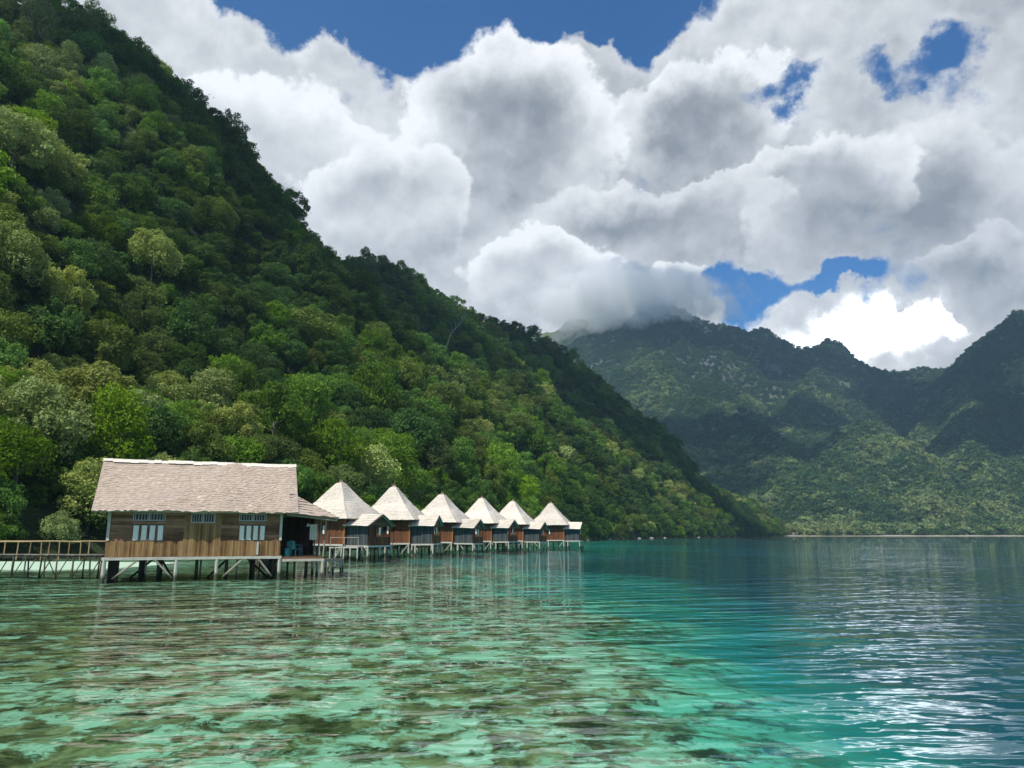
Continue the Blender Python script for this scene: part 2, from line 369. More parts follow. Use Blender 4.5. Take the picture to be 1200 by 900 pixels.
# correspondence: ridge parameter for every shore parameter (roughly perpendicular)
US = np.linspace(0, 1, 400)
def interp(P, U, u): return np.stack([np.interp(u, U, P[:, k]) for k in range(P.shape[1])], -1)
def hill(u, v):
    """u 0..1 along, v 0 shore .. 1 ridge .. 1.6 behind -> xyz arrays"""
    u = np.asarray(u, float); v = np.asarray(v, float)
    s = interp(SP, SU, u); r = interp(RP, RU, u)
    vv = np.clip(v, 0, 1)
    x = s[..., 0] + (r[..., 0] - s[..., 0]) * v; y = s[..., 1] + (r[..., 1] - s[..., 1]) * v
    H = r[..., 2]
    prof = np.where(v <= 1, vv ** .92, 1 - (v - 1) * .8)
    z = H * prof
    env = np.clip(vv * 6, 0, 1) * np.clip((1.25 - v) * 2.2, .25, 1) * np.clip(H / 60, 0, 1)
    g = fbm(x / 75, y / 75, 4, 3) * 30 * env
    z = z + np.where(v < 1, g, g * .5)
    x = x + fbm(y / 60, z / 60, 3, 9) * 16 * env * .6
    z = np.where(v <= 0, -3 + (v + .1) * 30, z)
    return x, y, z
NU, NV = 240, 70
uu, vv = np.meshgrid(np.linspace(0, 1, NU), np.r_[-.06, np.linspace(0.0, 1.6, NV - 1)], indexing='ij')
hx, hy, hz = hill(uu, vv)
hz = np.where(vv < 0, -2.5, np.where(vv == 0, .15, hz))
V = np.stack([hx, hy, hz], -1).reshape(-1, 3)
idx = np.arange(NU * NV).reshape(NU, NV)
F = np.stack([idx[:-1, :-1], idx[1:, :-1], idx[1:, 1:], idx[:-1, 1:]], -1).reshape(-1, 4)
near_hill = link('hill', np_mesh('hill', V, F, mat=M['floor'], smooth=True)); tag(near_hill, kind='structure')
HB = BVHTree.FromPolygons([tuple(p) for p in V], [tuple(map(int, f)) for f in F])

# ------------------------------------------------------------------ far mountains (height field)
def P3(px, py, Y): return at(px, py, Y)
ridges = [
    ([P3(600, 400, 2700), P3(640, 384, 2650), P3(700, 366, 2600), P3(745, 372, 2500), P3(775, 358, 2480), P3(850, 380, 2420), P3(900, 388, 2380), P3(938, 410, 2350), P3(968, 399, 2300), P3(1000, 412, 2280),
      P3(1028, 438, 2300), P3(1070, 434, 2350), P3(1110, 433, 2350), P3(1140, 431, 2300)], .80),
    ([P3(1130, 436, 2050), P3(1152, 415, 1950), P3(1168, 388, 1900), P3(1186, 362, 1850), P3(1215, 345, 1800), P3(1300, 300, 1800), P3(1450, 280, 1800), P3(1800, 260, 1800)], 1.25),
    ([P3(775, 362, 2480), P3(765, 405, 2250), P3(770, 440, 2000), P3(820, 470, 1800), P3(905, 508, 1500), P3(940, 560, 1250)], .62),
    ([P3(968, 402, 2300), P3(950, 440, 2050), P3(930, 470, 1850)], .72),
    ([P3(1000, 494, 1450), P3(1022, 497, 1430), P3(1060, 530, 1330), P3(1100, 570, 1200)], .72),
    ([P3(1215, 350, 1800), P3(1170, 440, 1650), P3(1130, 490, 1500), P3(1150, 560, 1250)], .62),
    ([P3(640, 382, 2650), P3(650, 425, 2300), P3(690, 470, 1950), P3(760, 520, 1600)], .6),
    ([P3(700, 440, 2100), P3(740, 455, 1950), P3(800, 447, 2050), P3(860, 455, 2000)], .6),
    ([P3(1300, 330, 1800), P3(1280, 450, 1450), P3(1260, 560, 1150)], .6),
]
gx = np.arange(-900, 2700, 13.0); gy = np.arange(900, 2880, 13.0)
GX, GY = np.meshgrid(gx, gy, indexing='ij')
shoreY = 985 + 14 * fbm(GX / 220, GX * 0, 3, 5) * 2 + np.clip((330 - GX) * .0, 0, 0)
def far_h(X, Y):
    h = np.clip((Y - 985) * .045, -3, 40) + 6 * fbm(X / 120, Y / 120, 3, 21) * np.clip((Y - 1050) / 200, 0, 1)
    for pts, sl in ridges:
        wob = fbm(X / 260, Y / 260, 4, 31) * 170; wob2 = fbm(X / 260, Y / 260, 4, 77) * 170
        best = np.full(X.shape, -1e9)
        for a, b in zip(pts[:-1], pts[1:]):
            ax, ay, bx, by = a.x, a.y, b.x, b.y; L2 = (bx - ax) ** 2 + (by - ay) ** 2
            # side distance is wobbled so that spurs and gullies run down from the crest
            tt = np.clip(((X - ax) * (bx - ax) + (Y - ay) * (by - ay)) / L2, 0, 1)
            dx = X - (ax + (bx - ax) * tt); dy = Y - (ay + (by - ay) * tt); d = np.sqrt(dx * dx + dy * dy)
            dd = np.maximum(d + np.clip(d / 150, 0, 1) * wob * .8, 0)
            best = np.maximum(best, a.z + (b.z - a.z) * tt - sl * dd)
        h = np.maximum(h, best)
    amp = np.clip(h / 200, 0, 1)
    rg = 1 - np.abs(fbm(X / 150, Y / 150, 5, 41)) * 2
    h = h + amp * (rg - .85) * 34 + amp * fbm(X / 40, Y / 40, 3, 51) * 14
    return h
FH = far_h(GX, GY)
FH = np.where(GY < 985 + 10 * fbm(GX / 150, GX * 0 + 3, 3, 8), -2.5, np.maximum(FH, .6))
V = np.stack([GX, GY, FH], -1).reshape(-1, 3); ni, nj = GX.shape
idx = np.arange(ni * nj).reshape(ni, nj)
F = np.stack([idx[:-1, :-1], idx[1:, :-1], idx[1:, 1:], idx[:-1, 1:]], -1).reshape(-1, 4)
mountains = link('mountains', np_mesh('mountains', V, F, mat=M['mountain'], smooth=True)); tag(mountains, kind='structure')
FB = BVHTree.FromPolygons([tuple(p) for p in V], [tuple(map(int, f)) for f in F])
def hit(px, py, k=0):
    o = Vector((0, 0, CAM_H)); d = ray(px, py).normalized()
    best = None
    for B in (HB, FB):
        r = B.ray_cast(o, d)
        if r[0] is not None and (best is None or r[3] < best[1]): best = (r[0], r[3])
    return best[0] if best else (hit(px + 1.7, py + 1.3, k + 1) if k < 12 else None)
# beach strip
bm = MB(); xs = np.arange(290, 1500, 12.0)
for a, b in zip(xs[:-1], xs[1:]):
    fa = 985 + 10 * float(fbm(np.array([a / 150]), np.array([3.]), 3, 8)[0]); fb = 985 + 10 * float(fbm(np.array([b / 150]), np.array([3.]), 3, 8)[0])
    bm.quad((a, fa - 18, -.3), (b, fb - 18, -.3), (b, fb + 14, 1.4), (a, fa + 14, 1.4))
tag(bm.build('beach', M['sand'], smooth=True), kind='structure')

# ------------------------------------------------------------------ seabed and water
def depth_fn(X, Y):
    # distance past the reef edge, which runs roughly along the row of huts
    edge = np.interp(Y, [-50, 6, 12, 20, 30, 45, 60, 80, 114, 160, 260, 400, 600], [1.8, 1.8, .8, .6, 1.2, -2, -8, -22, -16, -2, 8, 28, 110]) + 2.6 * fbm(Y / 11, Y * 0, 3, 12) * np.clip(Y / 25, .4, 1.5) + 1.2 * fbm(X / 4, Y / 4, 3, 19)  # edge pulled in at the huts, painting their dark reflection into the bed
    edge = edge + 4.5 * fbm(X / 9, Y / 3.5, 4, 23) * np.clip(Y / 20, .45, 2.2)
    e = (X - edge) / (.45 + np.clip(Y, 0, 150) / 32)
    d = .42 + .2 * fbm(X / 5, Y / 5, 3, 14)
    d = d + np.clip(e, 0, 400) ** 1.2 * .50
    # sandy shallows behind the long house
    sx_ = (X + 36) / 17; sy_ = (Y - 62) / 12
    d = d * (1 - .8 * np.exp(-(sx_ ** 2 + sy_ ** 2)))
    return np.clip(d, .1, 16)
sxs = np.concatenate([np.arange(-1480, -80, 200.0), np.arange(-80, 40, 1.0), np.arange(40, 200, 8.0), np.arange(200, 2900, 200.0)])
sys_ = np.concatenate([np.arange(-1420, -20, 200.0), np.arange(-20, 120, 1.0), np.arange(120, 400, 8.0), np.arange(400, 2900, 100.0)])
SX, SY = np.meshgrid(sxs, sys_, indexing='ij'); SZ = -depth_fn(SX, SY) * .16      # apparent depth: seen this flat, refraction lifts the bed close to the surface
V = np.stack([SX, SY, SZ], -1).reshape(-1, 3); idx = np.arange(SX.size).reshape(SX.shape)
F = np.stack([idx[:-1, :-1], idx[1:, :-1], idx[1:, 1:], idx[:-1, 1:]], -1).reshape(-1, 4)
m, t = newmat('reef_and_sand'); P = t.node('ShaderNodeNewGeometry', out=0)
pz = t.n.new('ShaderNodeSeparateXYZ'); t.l.new(P, pz.inputs[0])
flat = t.node('ShaderNodeCombineXYZ', {0: pz.outputs[0], 1: pz.outputs[1], 2: 0.0})
wv = t.vm('SUBTRACT', t.noise(flat, 1.1, 4, .6, out=1), (.5, .5, .5))
wq = t.vm('ADD', flat, t.vm('MULTIPLY', wv, (.9, 1.2, 0)))
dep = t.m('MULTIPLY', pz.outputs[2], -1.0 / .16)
big = t.noise(wq, .13, 4, .55); mid = t.noise(wq, 1.05, 8, .70); fine = t.noise(wq, 3.4, 7, .74)
cor = t.m('ADD', t.m('MULTIPLY', big, .5), t.m('ADD', t.m('MULTIPLY', mid, .9), t.m('MULTIPLY', fine, .62)))
cmask = t.smooth(t.m('ADD', cor, t.smooth(pz.outputs[0], -6, 3, .02, -.02)), .93, 1.045)
# less coral on the sandy shallows behind the house and on the slope
cmask = t.m('MULTIPLY', cmask, t.smooth(dep, .16, .30))
cmask = t.m('MULTIPLY', cmask, t.smooth(dep, 1.6, 3.6, 1, .25))
sand = t.mix(fine, (.44, .56, .47), (.78, .86, .76))
coral = t.mix(t.smooth(t.noise(wq, 1.5, 8, .74), .40, .62), (.050, .045, .022), (.42, .33, .19))
coral = t.mix(t.smooth(t.noise(wq, .6, 4, .6), .5, .7, 0, .6), coral, (.24, .15, .10))
c = t.mix(cmask, sand, coral)
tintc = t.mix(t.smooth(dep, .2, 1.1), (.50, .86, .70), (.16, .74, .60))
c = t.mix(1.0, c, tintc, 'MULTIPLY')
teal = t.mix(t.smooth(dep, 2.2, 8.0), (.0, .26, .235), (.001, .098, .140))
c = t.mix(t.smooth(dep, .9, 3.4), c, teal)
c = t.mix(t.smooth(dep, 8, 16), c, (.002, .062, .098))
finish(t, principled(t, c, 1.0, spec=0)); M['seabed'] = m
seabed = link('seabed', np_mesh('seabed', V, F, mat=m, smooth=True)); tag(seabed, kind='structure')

m, t = newmat('wet_white_sand'); P = t.node('ShaderNodeNewGeometry', out=0)
finish(t, principled(t, t.mix(t.noise(P, .9, 5, .6), (.34, .50, .36), (.50, .64, .49)), .8, spec=.2))
bx_ = np.linspace(-58, -24.5, 40); by_ = np.linspace(50, 73, 16); BX, BY = np.meshgrid(bx_, by_, indexing='ij')
BZ = .07 - .16 * (((BX + 42) / 17) ** 4 + ((BY - 62) / 10.5) ** 4) + .05 * fbm(BX / 3, BY / 3, 3, 88)
idx = np.arange(BX.size).reshape(BX.shape)
spit = link('sandbar', np_mesh('sandbar', np.stack([BX, BY, BZ], -1).reshape(-1, 3), np.stack([idx[:-1, :-1], idx[1:, :-1], idx[1:, 1:], idx[:-1, 1:]], -1).reshape(-1, 4), mat=m, smooth=True)); tag(spit, kind='structure')
m, t = newmat('lagoon_water'); P = t.node('ShaderNodeNewGeometry', out=0)
p1 = t.vm('MULTIPLY', P, (.55, 1.0, 0))
rot = t.node('ShaderNodeVectorRotate', {0: P, 3: R(-14)}, rotation_type='Z_AXIS')
p2 = t.vm('MULTIPLY', rot, (.30, 1.0, 0))
a0 = t.noise(p2, .22, 1, .5); a1 = t.noise(p2, .80, 1.2, .45, .25); a2 = t.noise(p1, 2.3, 1.0, .5, .3); a3 = t.noise(p1, 8, 1, .5, .2)
patch = t.smooth(t.noise(P, .035, 3, .5), .35, .65, .6, 1.3)
h = t.m('ADD', t.m('ADD', t.m('MULTIPLY', a0, .10), t.m('MULTIPLY', a1, .17)), t.m('ADD', t.m('MULTIPLY', a2, .055), t.m('MULTIPLY', a3, .006)))
h = t.m('MULTIPLY', h, patch)
nrm = t.bump(h, 1.0, 1.0)
fr = t.node('ShaderNodeFresnel', {'IOR': 1.45, 'Normal': nrm})
gl = t.node('ShaderNodeBsdfGlossy', {'Color': (.95, .97, 1, 1), 'Roughness': .018, 'Normal': nrm})
tr = t.node('ShaderNodeBsdfTransparent', {'Color': (.96, 1, .99, 1)})
finish(t, t.node('ShaderNodeMixShader', {0: fr, 1: tr, 2: gl})); M['water'] = m
bm = MB(); bm.quad((-1480, -1420, 0), (2750, -1420, 0), (2750, 2860, 0), (-1480, 2860, 0))
water = bm.build('water', m); tag(water, kind='structure')

# ------------------------------------------------------------------ tree crowns
def crown_mesh(name, seed, nleaf, leaf, mat, shape='dome', nclump=26):
    """crown of radius ~1 wide (unit), base at z=0; leaf-sized faces on many clumps; scaled by the object"""
    rg = np.random.default_rng(seed)
    C = []; Rr = []
    tries = 0
    while len(C) < nclump and tries < 4000:
        tries += 1
        d = rg.normal(size=3); d /= np.linalg.norm(d)
        if d[2] < -.6: continue
        rad = {'dome': np.array([.74, .74, .72]), 'tall': np.array([.60, .60, .95]), 'flat': np.array([.80, .80, .42]), 'open': np.array([.80, .80, .78])}[shape]
        c = d * rad * (rg.uniform(.72, 1.08) if rg.random() < .8 else rg.uniform(.2, .6)); r = rg.uniform(.17, .34) * (.8 if shape == 'open' else 1)
        if any(np.linalg.norm(c - q) < .42 * (r + s) for q, s in zip(C, Rr)): continue
        C.append(c); Rr.append(r)
    C = np.array(C); Rr = np.array(Rr)
    n = nleaf; pick = rg.choice(len(C), size=n, p=Rr ** 2 / np.sum(Rr ** 2))
    d = rg.normal(size=(n, 3)); d[:, 2] += .35; d /= np.linalg.norm(d, axis=1)[:, None]
    lump = 1 + .22 * np.sin(d[:, 0] * 7 + pick) * np.sin(d[:, 1] * 6 + 2 * pick)
    pos = C[pick] + d * (Rr[pick] * lump * rg.uniform(.72, 1.1, n) ** .8)[:, None] * np.array([1, 1, .82])
    stray = rg.random(n) < .08; pos[stray] += rg.normal(size=(stray.sum(), 3)) * .07
    nr = d * 1.0 + rg.normal(size=(n, 3)) * .55 + np.array([0, 0, .25]); nr /= np.linalg.norm(nr, axis=1)[:, None]
    a = np.cross(nr, rg.normal(size=(n, 3))); a /= np.linalg.norm(a, axis=1)[:, None]; b = np.cross(nr, a)
    L = leaf * rg.uniform(.6, 1.35, n)[:, None]; W = L * rg.uniform(.40, .65, n)[:, None]
    droop = nr * L * -.22
    V = np.empty((n, 4, 3)); V[:, 0] = pos - a * L + droop; V[:, 1] = pos - b * W; V[:, 2] = pos + a * L + droop; V[:, 3] = pos + b * W
    V[..., 2] += {'dome': .42, 'tall': .62, 'flat': .2, 'open': .44}[shape]
    F = np.arange(n * 4).reshape(n, 4)
    clump_t = rg.random(len(C))
    tint = np.clip(.55 * clump_t[pick] + .45 * rg.random(n), 0, 1)
    return np_mesh(name, V.reshape(-1, 3), F, tint=tint, mat=mat)
def trunk_mesh(name, seed, h, mat, r=.028):
    """trunk from z=-h to inside the crown (unit crown), with limbs"""
    rg = random.Random(seed); b = MB()
    top = Vector((rg.uniform(-.06, .06), rg.uniform(-.06, .06), .1))
    b.path([(0, 0, -h - .35), (rg.uniform(-.04, .04), rg.uniform(-.04, .04), -h * .5), tuple(top), (top.x * 1.4, top.y * 1.4, .55)], [r * 1.7, r * 1.15, r, r * .35], 7)
    for k in range(6):
        an = k * 1.05 + rg.uniform(-.3, .3); z0 = rg.uniform(-.18, .2); L = rg.uniform(.45, .7)
        p0 = Vector((top.x, top.y, z0)); p2 = p0 + Vector((math.cos(an) * L, math.sin(an) * L, rg.uniform(.2, .5)))
        p1 = p0.lerp(p2, .5) + Vector((0, 0, rg.uniform(-.05, .06)))
        b.path([p0, p1, p2], [r * .55, r * .4, r * .14], 5)
        p3 = p1 + Vector((math.cos(an + .8) * .3, math.sin(an + .8) * .3, .22)); b.path([p1, p3], [r * .3, r * .1], 4)
    return b.mesh(name, mat, True)
SHAPES = ['dome', 'dome', 'tall', 'open', 'flat', 'dome', 'open']
KINDS = ['dark', 'mid', 'bright', 'olive', 'pale']
crowns = {}
def get_crown(kind, s):
    k = (kind, s)
    if k not in crowns: crowns[k] = crown_mesh('crown', 100 + s, 6200, .042, LEAF[kind], SHAPES[s], 36)
    return crowns[k]
trunks = [trunk_mesh('trunk', 5 + k, .75, M['bark']) for k in range(3)] + [trunk_mesh('trunk', 9, 1.3, M['pale_bark'], .03)]

# --------- positions on the hill
rng = np.random.default_rng(4)
cells = {}; trees = []          # (x,y,z,radius)
def try_tree(x, y, z, r, sep=.74):
    cs_ = 12.0; ci, cj = int(x // cs_), int(y // cs_)
    for i in range(ci - 1, ci + 2):
        for j in range(cj - 1, cj + 2):
            for (a, b, c_, q) in cells.get((i, j), ()):
                if (a - x) ** 2 + (b - y) ** 2 + (c_ - z) ** 2 * .6 < (sep * (q + r)) ** 2 * .62: return False
    cells.setdefault((ci, cj), []).append((x, y, z, r)); trees.append((x, y, z, r)); return True
specials = [  # px, py (crown centre), radius in px, kind, shape, label
    (34, 190, 44, 'pale', 3, 'large pale yellow-green tree high at the left edge of the near hillside'),
    (62, 146, 27, 'bright', 0, 'rounded bright green tree standing just above the large pale tree at the left'),
    (30, 318, 46, 'pale', 0, 'wide pale tree at left edge halfway up the slope left of the long house'),
    (92, 358, 36, 'pale', 3, 'pale spreading tree right of the wide pale tree at the left edge'),
    (20, 405, 40, 'olive', 5, 'brownish olive tree at the left edge below the wide pale tree'),
    (190, 312, 34, 'pale', 0, 'domed pale olive tree halfway up the slope above the long roof'),
    (246, 205, 20, 'mid', 2, 'tall green tree below the skyline dip high above the long house'),
    (130, 425, 44, 'olive', 3, 'broad olive tree above the left end of the long thatched roof'),
    (215, 510, 34, 'bright', 0, 'bright green tree touching the long roof ridge from behind'),
    (330, 500, 44, 'mid', 3, 'broad glossy green tree behind the right end of the long roof'),
    (40, 545, 50, 'mid', 5, 'low spreading green tree at the left edge above the plank pier'),
    (262, 262, 24, 'olive', 0, 'small olive dome of a tree under the dark upper ridge'),
    (440, 400, 22, 'olive', 5, 'brown-green round tree on the slope straight above the first hut'),
    (455, 535, 30, 'bright', 3, 'light green leafy tree standing just behind the second hut roof'),
]
spec_done = []
for (px, py, rp, kind, s, lab) in specials:
    p = hit(px, py + rp * .55)
    if p is None: continue
    dep_ = proj(p)[2]; r = rp / 900 * dep_
    p = p + Vector((0, -r * .75, 0)); spec_done.append((p, r, kind, s, lab))
    try_tree(p.x, p.y, p.z, r * .92)
    trees.pop()
# dense first rows near the water, then the rest
for it in range(60000):
    u = rng.random(); v = rng.random() ** .9 * 1.12 + .006
    if it < 4000: v = rng.random() * .1 + .004
    x, y, z = (float(q) for q in hill(np.array(u), np.array(v)))
    pr = proj((x, y, z + 4))
    if pr is None or pr[0] < -160 or pr[0] > 930: continue
    r = rng.uniform(3.2, 6.8) if rng.random() < .82 else rng.uniform(6.5, 9.0)
    r *= .62 + .38 * min(1, max(0.0, (pr[2] - 40) / 160)) if pr[2] < 200 else 1
    if v < .03: r *= .75
    try_tree(x, y, z, r)
print('hill trees', len(trees))
# darker leaf kinds on flank and skyline; the crest's cloud shade is painted in
def kind_for(x, y, z, rn):
    n_ = float(fbm(np.array(x / 42), np.array((y + z) / 42), 3, 61)) + (rn - .5) * .55
    pr = proj((x, y, z)); lx = pr[0] if pr else 300
    n_ += .24 * max(0, (300 - lx) / 300) - .10 * max(0, (lx - 400) / 300)
    if pr and pr[2] > 100:      # cloud shade along the crest is put into darker leaf kinds
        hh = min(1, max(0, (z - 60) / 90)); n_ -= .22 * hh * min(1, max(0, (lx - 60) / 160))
    if n_ < -.13: return 'dark'
    if n_ < .08: return 'mid'
    if n_ < .16: return 'olive'
    if n_ < .34: return 'bright' if rn < .55 else 'olive'
    return 'pale' if rn > (.55 if lx < 260 else .78) else 'bright'
rec = []
for (x, y, z, r) in trees:
    pr = proj((x, y, z + r * .6)); size = r / pr[2] * 900
    infr = -size * .5 < pr[0] < 1200 + size and -size * .5 < pr[1] < 900
    # hidden behind the long house / huts
    rec.append((size if infr else -1, x, y, z, r, pr))
rec.sort(key=lambda q: -q[0])
NIND = 280
ind, rest = rec[:NIND], rec[NIND:]

def make_tree(x, y, z, r, kind, s, rz, tall=False, sq=1.0):
    root = empty('broadleaf_tree', (x, y, z), rz, 1.0)
    zl = r * (1.25 if tall else .28)
    c = link('crown', get_crown(kind, s), root); a_ = random.Random(int(x * 13 + y * 7)).uniform(.84, 1.2); c.scale = (r * a_, r / a_, r * sq); c.location = (0, 0, zl)
    tm = trunks[3] if tall else trunks[s % 3]
    tk = link('trunk', tm, root); tk.scale = (r, r, r); tk.location = (0, 0, zl)
    return root
ADJ = {'dark': 'dark green', 'mid': 'mid-green', 'bright': 'bright green', 'olive': 'olive green', 'pale': 'pale yellow-green'}
FORM = {'dome': 'round', 'tall': 'tall', 'open': 'loose', 'flat': 'flat-topped'}
COLS = [(60, "the plank pier's left end"), (125, "the plank pier's right end"), (172, "the long roof's left end"), (235, "the long house's door"), (300, "the long house's right window"),
        (365, 'the open porch'), (430, 'the nearest hut'), (490, 'the second hut'), (542, 'the third hut'), (583, 'the fourth hut'), (624, 'the fifth hut'), (690, 'the farthest hut'), (1300, 'water beyond the huts')]
def zone(pr):
    col = next(n for x, n in COLS if pr[0] < x)
    y = pr[1]
    band = 'high above' if y < 120 else 'far above' if y < 240 else 'mid-slope above' if y < 370 else 'low slope above' if y < 500 else 'at slope foot behind'
    if pr[0] >= 690: band = band.replace('behind', 'at')
    return band + ' ' + col
todo = []
for (size, x, y, z, r, pr) in ind:
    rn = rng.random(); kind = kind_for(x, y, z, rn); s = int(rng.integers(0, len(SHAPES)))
    todo.append([x, y, z, r, kind, s, pr, f"{FORM[SHAPES[s]]} {ADJ[kind]} tree {zone(pr)}"])
from collections import defaultdict
byl = defaultdict(list)
ORDN = {}
for q in todo: byl[q[7]].append(q)
ORD = ['first', 'second', 'third', 'fourth', 'fifth', 'sixth', 'seventh', 'eighth']
for lab, qs in byl.items():
    if len(qs) > 1:
        qs.sort(key=lambda q: q[6][0])
        for k, q in enumerate(qs):
            q[7] = (('leftmost ' if k == 0 else 'rightmost ' if k == len(qs) - 1 else ORD[min(k, 7)] + ' from left, ') + lab)
for (x, y, z, r, kind, s, pr, lab) in todo:
    o = make_tree(x, y, z, r, kind, s, rng.uniform(0, 6.28), False, rng.uniform(.85, 1.2))
    tag(o, lab, 'tree', 'trees on the near hillside')
for (p, r, kind, s, lab) in spec_done:
    o = make_tree(p.x, p.y, p.z, r, kind, s, rng.uniform(0, 6.28)); tag(o, lab, 'tree', 'trees on the near hillside')
p = hit(402, 502); r = 13 / 900 * proj(p)[2]
o = make_tree(p.x, p.y, p.z, r, 'mid', 4, 1.0, True); tag(o, 'slender tree with a long bare pale trunk above the first hut', 'tree', 'trees on the near hillside')
# bleached bare tree leaning on the slope
p = hit(520, 425); dpp = proj(p)[2]; k_ = dpp / 900
b = MB(); b.path([(0, 0, -2), (8 * k_, -2, 22 * k_), (26 * k_, -3, 42 * k_)], [.35, .26, .08], 6)
for q in range(7):
    f = .35 + q * .09; b.path([(26 * k_ * f, -2.5, 42 * k_ * f + 2), (26 * k_ * f + (-6 + q * 2.3) * k_, -4, 42 * k_ * f + (13 + q % 3 * 3) * k_)], [.14, .04], 4)
o = b.build('bare_tree', M['pale_bark'], None, True); o.location = (p.x, p.y, p.z + 6); tag(o, 'leafless bleached tree leaning right on the slope above the third hut', 'tree')

# --------- the remaining forest as instances (stuff)
SRC = bpy.data.collections.new('forest_sources'); SRCF = bpy.data.collections.new('far_forest_sources')
def src(coll, me):
    o = bpy.data.objects.new('crown_source', me); coll.objects.link(o)
order = []
for kind in KINDS:
    for s in range(3):
        src(SRC, crown_mesh('forest_crown_%d' % len(order), 300 + len(order), 2400, .062, LEAF[kind], SHAPES[(s * 2 + len(order)) % 7], 26)); order.append((kind, s))
for k, kk in enumerate(('far', 'far_dark', 'far_pale')):
    for s in range(2): src(SRCF, crown_mesh('far_crown', 500 + s + 7 * k, 420, .14, LEAF[kk], 'dome', 14))
for i, o in enumerate(SRC.objects): o.name = 'src_%03d' % i
for i, o in enumerate(SRCF.objects): o.name = 'fsrc_%03d' % i
def scatter(name, pts, scl, rot, idx_, coll):
    me = bpy.data.meshes.new(name); me.vertices.add(len(pts)); me.vertices.foreach_set('co', np.asarray(pts, dtype=np.float32).ravel())
    for nm, ty, data in (('s', 'FLOAT', scl), ('r', 'FLOAT', rot), ('k', 'INT', idx_)):
        a = me.attributes.new(nm, ty, 'POINT'); a.data.foreach_set('value', np.asarray(data, dtype=np.float32 if ty == 'FLOAT' else np.int32))
    o = link(name, me); g = bpy.data.node_groups.new(name, 'GeometryNodeTree')
    g.interface.new_socket('Geometry', in_out='INPUT', socket_type='NodeSocketGeometry'); g.interface.new_socket('Geometry', in_out='OUTPUT', socket_type='NodeSocketGeometry')
    t = NT(g); gi = g.nodes.new('NodeGroupInput'); go = g.nodes.new('NodeGroupOutput')
    ci = g.nodes.new('GeometryNodeCollectionInfo'); ci.inputs['Collection'].default_value = coll; ci.inputs['Separate Children'].default_value = True; ci.inputs['Reset Children'].default_value = True
    def attr(nm, ty):
        a = g.nodes.new('GeometryNodeInputNamedAttribute'); a.data_type = ty; a.inputs[0].default_value = nm; return a.outputs[0]
    ip = g.nodes.new('GeometryNodeInstanceOnPoints'); g.links.new(gi.outputs[0], ip.inputs['Points']); g.links.new(ci.outputs[0], ip.inputs['Instance'])
    ip.inputs['Pick Instance'].default_value = True; g.links.new(attr('k', 'INT'), ip.inputs['Instance Index'])
    cx = g.nodes.new('ShaderNodeCombineXYZ'); g.links.new(attr('r', 'FLOAT'), cx.inputs[2]); g.links.new(cx.outputs[0], ip.inputs['Rotation'])
    g.links.new(attr('s', 'FLOAT'), ip.inputs['Scale']); g.links.new(ip.outputs[0], go.inputs[0])
    md = o.modifiers.new('scatter', 'NODES'); md.node_group = g
    return o
pts = []; scl = []; rot = []; ki = []
for (size, x, y, z, r, pr) in rest:
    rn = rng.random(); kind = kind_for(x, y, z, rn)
    pts.append((x, y, z + r * .22)); scl.append(r); rot.append(rng.uniform(0, 6.28)); ki.append(KINDS.index(kind) * 3 + int(rng.integers(0, 3)))
# undergrowth under and between the near trees
for it in range(9000):
    u = rng.random(); v = rng.random() ** 1.3 * .95 + .002
    x, y, z = (float(q) for q in hill(np.array(u), np.array(v))); pr = proj((x, y, z + 2))
    if pr is None or pr[0] < -120 or pr[0] > 900 or pr[2] > 900: continue
    r = rng.uniform(1.6, 3.4); pts.append((x, y, z - .3)); scl.append(r); rot.append(rng.uniform(0, 6.28)); ki.append(KINDS.index('dark' if rng.random() < .5 else 'mid') * 3 + int(rng.integers(0, 3)))
forest = scatter('hillside_forest', pts, scl, rot, ki, SRC)
tag(forest, 'dense green rainforest covering the rest of the near hillside', 'forest', kind='stuff')
# far forest
pts = []; scl = []; rot = []; ki = []
N = 190000
X = rng.uniform(150, 2100, N); Y = 985 + rng.random(N) ** 1.25 * 1500
H = far_h(X, Y); px_ = 600 + 900 * X / (Y * CT + (H - CAM_H) * ST)
keep = (px_ > 640) & (px_ < 1260) & (Y > 1000 + 26 * fbm(X / 45, Y * 0, 3, 3)) & (H < 760)
keep &= rng.random(N) < np.clip(1.25 - (Y - 1000) / 1700, .3, 1)
for x, y, h in zip(X[keep], Y[keep], np.maximum(H[keep], .6)):
    r = rng.uniform(4.5, 9.0) * (1.4 if rng.random() < .15 else 1)
    q_ = float(fbm(np.array(x / 90), np.array(y / 90), 3, 91)) * 1.3 + rng.normal() * .28 - .25 * (y - 1000) / 900 + .3 * max(0, (1180 - y) / 180)
    kq = 2 if q_ > .16 else 0 if q_ > -.2 else 1
    pts.append((x, y, h - r * .1)); scl.append(r); rot.append(rng.uniform(0, 6.28)); ki.append(kq * 2 + int(rng.integers(0, 2)))
print('far trees', len(pts))
ff = scatter('mountain_forest', pts, scl, rot, ki, SRCF)
tag(ff, 'far dark forest on the lowland and mountains across the bay', 'forest', kind='stuff')

